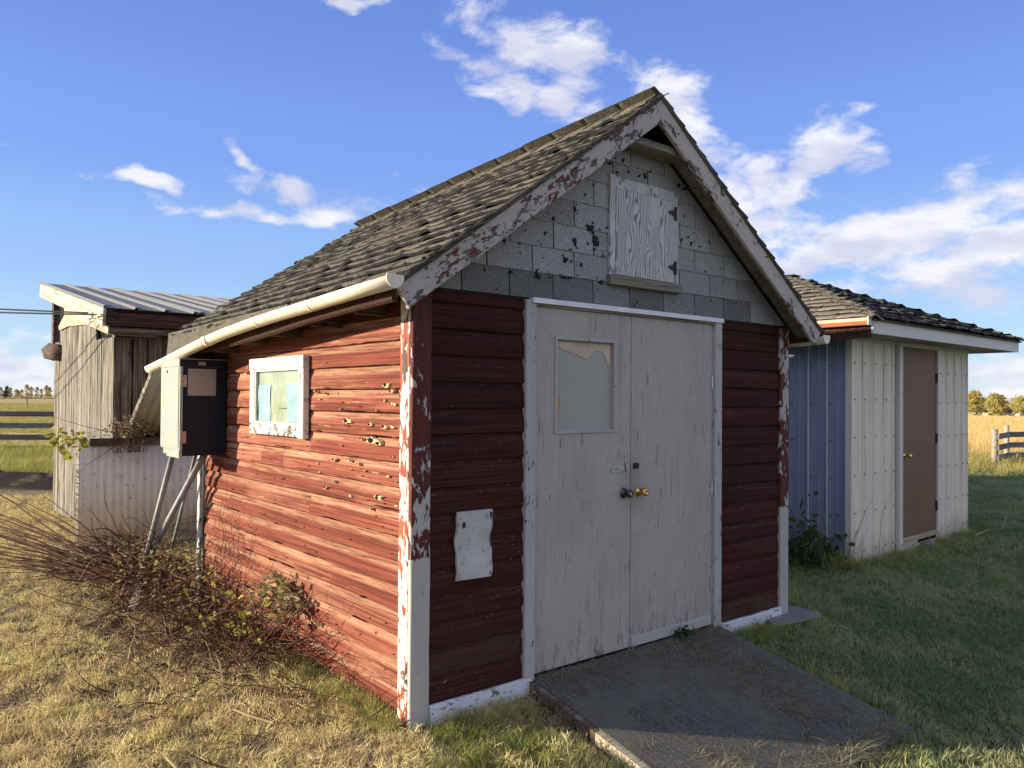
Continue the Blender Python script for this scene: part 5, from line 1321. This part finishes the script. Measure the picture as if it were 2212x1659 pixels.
# ================================================================== GRASS (instanced tufts, one object per kind)
def tuft(seed, n, h, rad, wd, lean, curl=.5):
    r_ = random.Random(seed); mb = MB()
    for i in range(n):
        a = r_.random() * 6.283; rr = rad * math.sqrt(r_.random()); b = r_.random() * 6.283
        L = h * r_.uniform(.45, 1.15); ln = lean * r_.uniform(.3, 1.3); p = Vector((rr * math.cos(a), rr * math.sin(a), -.005)); d = Vector((math.cos(b), math.sin(b), 0)); sd = Vector((-math.sin(b), math.cos(b), 0)) * wd * .5 * r_.uniform(.7, 1.3)
        pts = []
        for k in range(4):
            t = k / 3; pts.append(p + d * L * ln * (t ** (1 + curl)) + Vector((0, 0, L * (t - .45 * ln * t * t))))
        V = []
        for k, q in enumerate(pts[:-1]): V += [q - sd * (1 - .25 * k), q + sd * (1 - .25 * k)]
        V.append(pts[-1]); mb.add(V, [(0, 1, 3, 2), (2, 3, 5, 4), (4, 5, 6)])
    return mb.mesh()
def instancer(name, label, pts, tufts, mat, kind='stuff', tilt=.25):
    """pts: list of (x, y, z, scale)"""
    me = bpy.data.meshes.new('points'); me.from_pydata([p[:3] for p in pts], [], []); me.update()
    sc_ = me.attributes.new('sc', 'FLOAT', 'POINT'); sc_.data.foreach_set('value', [p[3] for p in pts])
    rt = me.attributes.new('rt', 'FLOAT_VECTOR', 'POINT'); arr = []
    for p in pts: arr += [rnd.gauss(0, tilt), rnd.gauss(0, tilt), rnd.random() * 6.283]
    rt.data.foreach_set('vector', arr)
    o = bpy.data.objects.new(name, me); COL.objects.link(o); o['kind'] = kind; o['label'] = label
    ng = bpy.data.node_groups.new(name, 'GeometryNodeTree')
    ng.interface.new_socket('Geometry', in_out='INPUT', socket_type='NodeSocketGeometry'); ng.interface.new_socket('Geometry', in_out='OUTPUT', socket_type='NodeSocketGeometry')
    gi = ng.nodes.new('NodeGroupInput'); go = ng.nodes.new('NodeGroupOutput'); ip = ng.nodes.new('GeometryNodeInstanceOnPoints'); jn = ng.nodes.new('GeometryNodeJoinGeometry')
    for k, me_ in enumerate(tufts):
        me_.materials.append(MAT[mat]); to = bpy.data.objects.new('tuft', me_)
        oi = ng.nodes.new('GeometryNodeObjectInfo'); oi.inputs['Object'].default_value = to; oi.inputs['As Instance'].default_value = True
        ng.links.new(oi.outputs['Geometry'], jn.inputs[0])
    a1 = ng.nodes.new('GeometryNodeInputNamedAttribute'); a1.data_type = 'FLOAT'; a1.inputs['Name'].default_value = 'sc'
    a2 = ng.nodes.new('GeometryNodeInputNamedAttribute'); a2.data_type = 'FLOAT_VECTOR'; a2.inputs['Name'].default_value = 'rt'
    e2r = ng.nodes.new('FunctionNodeEulerToRotation')
    ng.links.new(gi.outputs[0], ip.inputs['Points']); ng.links.new(jn.outputs[0], ip.inputs['Instance']); ip.inputs['Pick Instance'].default_value = True
    ng.links.new(a2.outputs[0], e2r.inputs[0]); ng.links.new(e2r.outputs[0], ip.inputs['Rotation']); ng.links.new(a1.outputs[0], ip.inputs['Scale']); ng.links.new(ip.outputs[0], go.inputs[0])
    md = o.modifiers.new('grass', 'NODES'); md.node_group = ng
    return o
def uv(x, y):
    dx, dy = x - SO.x, y - SO.y; return dx * su.x + dy * su.y, dx * sv.x + dy * sv.y
def wuv(x, y):
    dx, dy = x - WO.x, y - WO.y; return dx * math.cos(WA) + dy * math.sin(WA), -dx * math.sin(WA) + dy * math.cos(WA)
def blocked(x, y):
    u, v = uv(x, y)
    if -.01 < u < SW_ and v > .0 and v < 3.03: return True
    if .76 < u < 2.45 and -1.30 < v <= 0: return True
    if .62 < u < .77 and -1.32 < v < -.02: return rnd.random() < .8
    if 2.97 < u < 3.50 and -.16 < v < .18: return True
    a, b = wuv(x, y)
    if 0 < a < WW and 0 < b < WD: return True
    dx, dy = x - BO.x, y - BO.y; a, b = dx * su.x + dy * su.y, dx * sv.x + dy * sv.y
    if 0 < a < BL_ and -3.4 < b < 0: return True
    if -.4 < u < 1.3 and 5.55 < v < 6.0: return True
    return False
def scatter(dens, y0, y1, t0, t1, cond=None, sc=(.8, 1.2), pad=1.0, grow=0.0):
    out = []; area = 0; n = 0
    # sample uniformly in the wedge x/y in [t0,t1] widened by pad metres
    A_ = (t1 - t0) * (y1 * y1 - y0 * y0) / 2 + 2 * pad * (y1 - y0)
    for i in range(int(A_ * dens * 1.0)):
        y = math.sqrt(rnd.uniform(y0 * y0, y1 * y1)); x = rnd.uniform(t0 * y - pad, t1 * y + pad)
        if blocked(x, y): continue
        k = 1.0
        if cond:
            k = cond(x, y)
            if k <= 0 or (k < 1 and rnd.random() > k): continue
        out.append((x, y, gz(x, y), rnd.uniform(*sc)))
    return out
def dryness(x, y):
    return sst(.9, -.3, x + .5 * mn.noise(Vector((x * .8, y * .8, 4)))) 
# mown dry grass on the sunlit left
dry = [tuft(10 + k, 72, .052, .085, .0036, 1.15, .3) for k in range(5)]
def cdry(x, y):
    u, v = uv(x, y); d = dryness(x, y)
    brush = math.exp(-((u + .55) / .7) ** 2 - ((v - 2.6) / 1.3) ** 2)
    pt_ = sst(-.18, .12, mn.noise(Vector((x * 3.6 + y * 1.5, y * 5.1, 2))) + .12)
    return d * (1 - .75 * brush) * (.22 + .78 * pt_)
instancer('dry_grass', 'short mown straw-coloured grass on the left', scatter(330, 2.7, 6.2, -.72, .35, cdry) + scatter(110, 6.2, 12.5, -.72, -.1, cdry, (.9, 1.4)), dry, 'g_dry', tilt=.35)
grn = [tuft(30 + k, 30, .085, .07, .0042, .7) for k in range(5)]
def cg(x, y):
    d = dryness(x, y); pt_ = sst(-.05, .35, mn.noise(Vector((x * 1.7, y * 1.7, 12)))); return d * pt_ * .25
instancer('green_tufts', 'greener tufts among the mown grass', scatter(95, 2.7, 6.2, -.72, .35, cg, (.5, .8)) + scatter(45, 6.2, 12.5, -.72, -.1, cg, (.8, 1.3)), grn, 'g_lush', tilt=.3)
lawn = [tuft(50 + k, 40, .055, .08, .0045, .8) for k in range(5)]
def cl(x, y): return 1 - dryness(x, y)
instancer('lawn_grass', 'short green lawn in front of the white metal shed', scatter(230, 3.0, 7.5, -.1, .80, cl) + scatter(120, 7.5, 13, .1, .75, cl, (.9, 1.4)) + scatter(45, 13, 19.0, .1, .8, cl, (1.0, 1.6)), lawn, 'g_lawn', tilt=.3)
# longer unmown fringe at the foot of the walls and along the ramp
tall = [tuft(70 + k, 34, .17, .06, .0045, .6) for k in range(5)]
def fr(n, f, s0, s1):
    out = []
    for i in range(n):
        x, y = f(); 
        if blocked(x, y): continue
        out.append((x, y, gz(x, y), rnd.uniform(s0, s1)))
    return out
def seg(u0, v0, u1, v1, w):
    def f():
        t = rnd.random(); p = sw(u0 + (u1 - u0) * t + rnd.gauss(0, w), v0 + (v1 - v0) * t + rnd.gauss(0, w)); return p.x, p.y
    return f
def wseg(u0, v0, u1, v1, w):
    def f():
        t = rnd.random(); u = u0 + (u1 - u0) * t + rnd.gauss(0, w); v = v0 + (v1 - v0) * t + rnd.gauss(0, w)
        return WO.x + u * math.cos(WA) - v * math.sin(WA), WO.y + u * math.sin(WA) + v * math.cos(WA)
    return f
pts = fr(90, seg(0, -.14, .72, -.16, .07), .3, .6) + fr(150, seg(.05, -.34, .60, -.55, .13), .3, .6) + fr(60, seg(.60, -.5, .60, -1.3, .08), .3, .6) + fr(110, seg(-.1, .0, -.1, 1.3, .05), .4, .8) + fr(60, seg(2.5, -.1, 2.6, -1.3, .05), .25, .45) + fr(90, seg(2.6, -.1, 3.5, -.1, .08), .4, .7) + fr(80, seg(.9, -1.38, 2.4, -1.38, .05), .25, .45)
instancer('fringe_grass', 'longer green grass fringing the red shed and the ramp', pts, tall, 'g_lush', tilt=.25)
pts = fr(300, seg(3.5, .2, 3.6, 2.6, .14), .6, 1.6) + fr(200, wseg(-.15, -.15, -.2, 2.0, .12), .6, 1.8) + fr(150, wseg(0, -.07, 3.1, -.05, .05), .3, .7) + fr(160, wseg(.3, -.25, 2.8, -.2, .12), .3, .5)
instancer('rank_grass', 'rank dark grass in the gap between the two sheds', pts, tall, 'g_lawn', tilt=.3)
# tall green-yellow band before the left fence, then pasture
band = [tuft(90 + k, 40, .34, .14, .010, .7) for k in range(4)]
band2 = [tuft(190 + k, 40, .34, .14, .010, .7) for k in range(4)]
def clf(x, y): return 1.0 if y < 21.5 else .5
instancer('band_grass', 'sunlit green-yellow grass between the barn and the left fence', scatter(26, 15.0, 21.6, -.74, -.5, clf, (.7, 1.2), .6) + scatter(30, 15.0, 17, -.66, -.5, None, (.6, 1.0), .2), band2, 'g_band', tilt=.2)
instancer('pasture_grass', 'dry pasture beyond the left fence', scatter(5, 22, 60, -.74, -.52, None, (.45, .9)) + scatter(1.2, 60, 140, -.74, -.52, None, (.8, 1.3)), band, 'g_past', tilt=.2)
gold = [tuft(110 + k, 46, .75, .22, .014, .28) for k in range(4)]
def cr_(x, y): return sst(21.5, 24.5, y + 1.5 * mn.noise(Vector((x * .5, y * .3, 0))))
instancer('field_grass', 'tall golden prairie grass across the right field', scatter(9, 21.5, 60, .52, .76, cr_, (.55, .95), 1.0) + scatter(2.2, 60, 160, .50, .78, None, (.8, 1.3), 1.0), gold, 'g_gold', tilt=.08)
def cb_(x, y): return 1.0
instancer('verge_grass', 'bright green verge at the foot of the right fence', scatter(30, 17.6, 24.5, .50, .74, lambda x, y: sst(17.2, 18.2, y + .5 * mn.noise(Vector((x, y, 0)))) * sst(25, 22, y), (.5, 1.15), .6), band, 'g_lush', tilt=.3)
# clippings on the ramp and loose straw
cut = [tuft(130 + k, 12, .10, .05, .0032, 2.6, .1) for k in range(5)]
pts = []
def onramp(n, fu, fv, s0=.4, s1=1.0):
    for i in range(n):
        u, v = fu(), fv()
        if .79 < u < 2.42 and -1.29 < v < -.02:
            p = sw(u, v, rz_(u, v) + .003); pts.append((p.x, p.y, p.z, rnd.uniform(s0, s1)))
onramp(130, lambda: rnd.uniform(.8, 2.4), lambda: rnd.gauss(-.05, .06)); onramp(150, lambda: rnd.gauss(2.05, .16), lambda: rnd.uniform(-1.1, -.1)); onramp(130, lambda: rnd.uniform(.8, 2.4), lambda: rnd.uniform(-1.28, -.02), .3, .7); onramp(60, lambda: rnd.gauss(1.05, .06), lambda: rnd.gauss(-1.1, .05)); onramp(160, lambda: rnd.uniform(.8, 2.4), lambda: rnd.gauss(-1.27, .04))
clip = instancer('grass_clippings', 'dull clippings strewn over the plywood ramp', pts, cut, 'g_clip', tilt=.1)

# ================================================================== BRUSH PILE AND WEEDS
def canes(n, base, spread, dirf, Lf, r0, segs=9, droop=.5, wig=.06, sides=3):
    mb = MB()
    for i in range(n):
        p = Vector(base()) ; d = Vector(dirf()).normalized(); L = Lf(); pts = [p.copy()]
        for k in range(segs):
            d = (d + Vector((rnd.gauss(0, wig), rnd.gauss(0, wig), rnd.gauss(0, wig) - droop / segs * (k / segs)))).normalized()
            p = p + d * (L / segs)
            g_ = gz(p.x, p.y) + .01
            if p.z < g_: p.z = g_; d.z = abs(d.z) * .2
            pts.append(p.copy())
        mb.add(*(lambda q: (q.V, q.F))(MB().tube(pts, r0 * rnd.uniform(.6, 1.3), r0 * .35, n=sides, cap=False)))
    return mb
def leaves(n, posf, s, mb=None):
    mb = mb or MB()
    for i in range(n):
        p = Vector(posf()); q = s * rnd.uniform(.6, 1.3); a = Vector((rnd.gauss(0, 1), rnd.gauss(0, 1), rnd.gauss(0, .6))).normalized(); b = a.orthogonal().normalized(); c = a.cross(b) * q * .25
        mb.add([p - a * q, p - a * q * .3 + b * q * .5, p + a * q * .4 + b * q * .42 + c, p + a * q, p + a * q * .4 - b * q * .42 + c, p - a * q * .3 - b * q * .5], [(0, 1, 2, 3), (0, 3, 4, 5)])
    return mb
brush = thing('brush_pile', 'heap of cut red-brown raspberry canes and withered leaves against the red wall', 'brush pile', (0, 0, 0))
def bp(u, v, z): p = sw(u, v, z); p.z += gz(p.x, p.y); return p
# main heap along the wall
def hb():
    v = rnd.gauss(3.1, .8); u = -.10 - abs(rnd.gauss(0, .27)); k = max(0, 1 - ((v - 3.6) / 2.0) ** 2) * max(0, 1 - (abs(u + .4) / 1.0) ** 2)
    return bp(u, v, rnd.random() * .44 * k)
def hd():
    a = rnd.gauss(math.radians(120), 1.3); q = su * math.cos(a) - sv * math.sin(a) * .8; return q + Vector((0, 0, rnd.gauss(.12, .28)))
part('cane_heap', canes(500, hb, 0, hd, lambda: rnd.uniform(.18, .70), .0050, droop=1.3, wig=.16), 'cane', brush, kind='stuff')
def hb2():
    v = rnd.gauss(1.7, .5); u = -.08 - abs(rnd.gauss(0, .22)); return bp(u, v, rnd.random() * .18)
part('cane_heap', canes(260, hb2, 0, lambda: (-sv * rnd.uniform(.2, 1) + su * rnd.gauss(-.25, .5) + Vector((0, 0, rnd.uniform(-.1, .7)))), lambda: rnd.uniform(.2, .7), .0034, droop=1.2, wig=.2), 'cane', brush, kind='stuff')
def hl(): return bp(-.05 - abs(rnd.gauss(0, .55)), rnd.gauss(1.9, .95), .015)
part('ground_litter', canes(480, hl, 0, lambda: (rnd.gauss(-.6, .8), rnd.gauss(.2, .6), rnd.gauss(.04, .10)), lambda: rnd.uniform(.12, .55), .0032, wig=.22, droop=.6), 'cane', brush, kind='stuff')
part('dead_stems', canes(300, lambda: bp(rnd.uniform(-1.1, -.05), rnd.uniform(.6, 4.2), .03), 0, lambda: (rnd.gauss(0, 1), rnd.gauss(0, 1), rnd.gauss(.05, .2)), lambda: rnd.uniform(.15, .5), .003, wig=.2), 'cane_pale', brush, kind='stuff')
# fan of long canes reaching out to the left
def fb_(): return bp(rnd.gauss(-.28, .08), rnd.gauss(3.65, .10), rnd.uniform(.03, .18))
def fd():
    t = rnd.random(); tgt = Vector((-4.75 + rnd.gauss(0, .2), 6.8 + .35 * t + rnd.gauss(0, .12), .12 + .60 * t + rnd.gauss(0, .07))); return tgt - bp(-.28, 3.65, .1)
part('cane_fan', canes(62, fb_, 0, fd, lambda: rnd.uniform(1.1, 2.1), .0085, droop=.10, wig=.030, sides=4), 'cane', brush, kind='stuff')
# withered leaves
part('withered_leaves', leaves(1500, lambda: (lambda v, u: bp(u, v, rnd.random() * .48 * max(0.05, 1 - ((v - 3.3) / 1.8) ** 2)))(rnd.gauss(3.0, .9), -.06 - abs(rnd.gauss(0, .28))), .018), 'leaf_brown', brush, kind='stuff')
part('green_leaves', leaves(90, lambda: (lambda v, u: bp(u, v, .10 + rnd.random() * .34))(rnd.choice([rnd.gauss(1.55, .2), rnd.gauss(2.9, .5)]), -.10 - abs(rnd.gauss(0, .22))), .026), 'leaf_yel', brush, kind='stuff')
hplank(brush, 'old_board', 'barn_lit', 0, 0, 0, .62, .07, .02, face=T(*bp(-.62, 2.75, .10)) @ RZ(R(120)) @ RX(R(75)) @ RY(R(-8)))
# vine straggling over the lower wall
vine = thing('wall_vine', 'bare thin vine stems creeping over the red wall beside the cabinet', 'vine', (0, 0, 0))
part('vine_stems', canes(70, lambda: tuple(sw(-.035, rnd.gauss(2.45, .25), rnd.uniform(.1, .5))), 0, lambda: (-sv * rnd.gauss(.1, .5) + Vector((0, 0, rnd.uniform(.1, 1)))), lambda: rnd.uniform(.3, .8), .0020, droop=.4, wig=.2), 'cane', vine, kind='stuff')
# green shoot with withered leaves on the pile's front end
shoot = thing('leafy_shoot', 'drooping leafy shoot leaning on the lower red wall in front of the brush pile', 'plant', (0, 0, 0))
part('stems', canes(26, lambda: bp(rnd.gauss(-.12, .04), rnd.gauss(1.65, .08), .05), 0, lambda: (-sv * rnd.uniform(.5, 1) + Vector((0, 0, rnd.uniform(.2, 1.1)))), lambda: rnd.uniform(.35, .75), .003, droop=1.5, wig=.08), 'cane', shoot, kind='stuff')
part('leaves', leaves(230, lambda: (lambda t: bp(-.10 + rnd.gauss(0, .05), 1.6 - .5 * t + rnd.gauss(0, .07), .30 + .12 * math.sin(t * 3) + rnd.gauss(0, .06)))(rnd.random()), .026), 'leaf_brown', shoot, kind='stuff')
# leafy sprig hanging over the bin
sprig = thing('leafy_sprig', 'arching bramble sprig with yellow-green leaves above the tin bin', 'plant', (0, 0, 0))
st_ = MB()
for (a, b, c) in (((-.1, 5.4, 1.22), (-.4, 5.3, 1.28), (-.75, 5.3, 1.42)), ((-.05, 5.4, 1.2), (-.35, 5.3, 1.10), (-.62, 5.3, 1.14)), ((.3, 5.45, 1.16), (.0, 5.35, 1.36), (-.5, 5.3, 1.20)), ((-.1, 5.4, 1.1), (-.3, 5.3, .98), (-.42, 5.3, .90)), ((.4, 5.4, 1.16), (.2, 5.3, 1.42), (-.1, 5.3, 1.30))):
    P_ = [sw(*a), sw(*b), sw(*c)]; q = [P_[0] * (1 - t) ** 2 + P_[1] * 2 * t * (1 - t) + P_[2] * t * t for t in [k / 10 for k in range(11)]]; st_.tube(q, .0045, .0015, n=4)
part('stems', st_, 'cane', sprig)
part('leaves', leaves(46, lambda: tuple(sw(-.56 + rnd.gauss(0, .09), 5.30 + rnd.gauss(0, .04), 1.13 + rnd.gauss(0, .06))), .050), 'leaf_yel', sprig, kind='stuff')
dpl = thing('withered_plant', 'dead brown seed heads poking out of the tin bin', 'plant', (0, 0, 0))
part('stems', canes(60, lambda: tuple(sw(rnd.uniform(-.05, .25), 5.72 + rnd.gauss(0, .05), 1.0)), 0, lambda: (rnd.gauss(0, .3), rnd.gauss(0, .3), 1), lambda: rnd.uniform(.15, .45), .0025, droop=1.0, wig=.2), 'cane', dpl, kind='stuff')
part('leaves', leaves(260, lambda: tuple(sw(rnd.gauss(.08, .10), 5.72 + rnd.gauss(0, .06), 1.17 + abs(rnd.gauss(0, .09)))), .020), 'leaf_brown', dpl, kind='stuff')
# weeds in the gap between the sheds
weed = thing('dark_weeds', 'dark leafy weeds and dry stalks growing in the gap between the two sheds', 'weeds', (0, 0, 0))
part('stems', canes(90, lambda: (lambda p: (p[0], p[1], gz(*p)))(wseg(-.25, -.1, -.35, 1.2, .12)()), 0, lambda: (rnd.gauss(0, .25), rnd.gauss(0, .25), 1), lambda: rnd.uniform(.3, .85), .0035, droop=.8, wig=.08), 'cane_pale', weed, kind='stuff')
part('leaves', leaves(650, lambda: (lambda p: (p[0], p[1], gz(*p) + abs(rnd.gauss(0, .24))))(wseg(-.30, .0, -.45, 1.4, .14)()), .045), 'leaf_dark', weed, kind='stuff')
small = thing('small_weed', 'little green weed rooted at the foot of the right door leaf', 'weed', tuple(sw(2.0, -.06, .07)))
part('leaves', leaves(40, lambda: (rnd.gauss(0, .035), rnd.gauss(0, .03), .02 + abs(rnd.gauss(0, .02))), .022), 'leaf_dark', small, kind='stuff')
tw_ = solo('fallen_twig', MB().tube([(0, 0, .03), (.35, .25, .05), (.7, .45, .03), (1.1, .9, .12)], .012, .005, n=5), 'cane_pale', 'thin curved twig on the grass at the right corner of the white shed', 'twig', (5.45, 9.35, gz(5.5, 9.3)), .1)
for i, (u, v, a, L, lb) in enumerate(((-.55, .35, 2.6, .30, 'short pale stick on the mown grass left of the shed corner'), (-1.05, .15, 2.2, .22, 'pale broken stick in the middle of the mown grass'), (-.75, -.35, 2.9, .34, 'longest pale stick near the lower edge of the mown grass'))):
    p = bp(u, v, .045); solo('dry_stick', MB().tube([(0, 0, 0), (L * .5, .02, .012), (L, -.01, 0)], .006, .003, n=5), 'cane_pale', lb, 'stick', tuple(p), a)
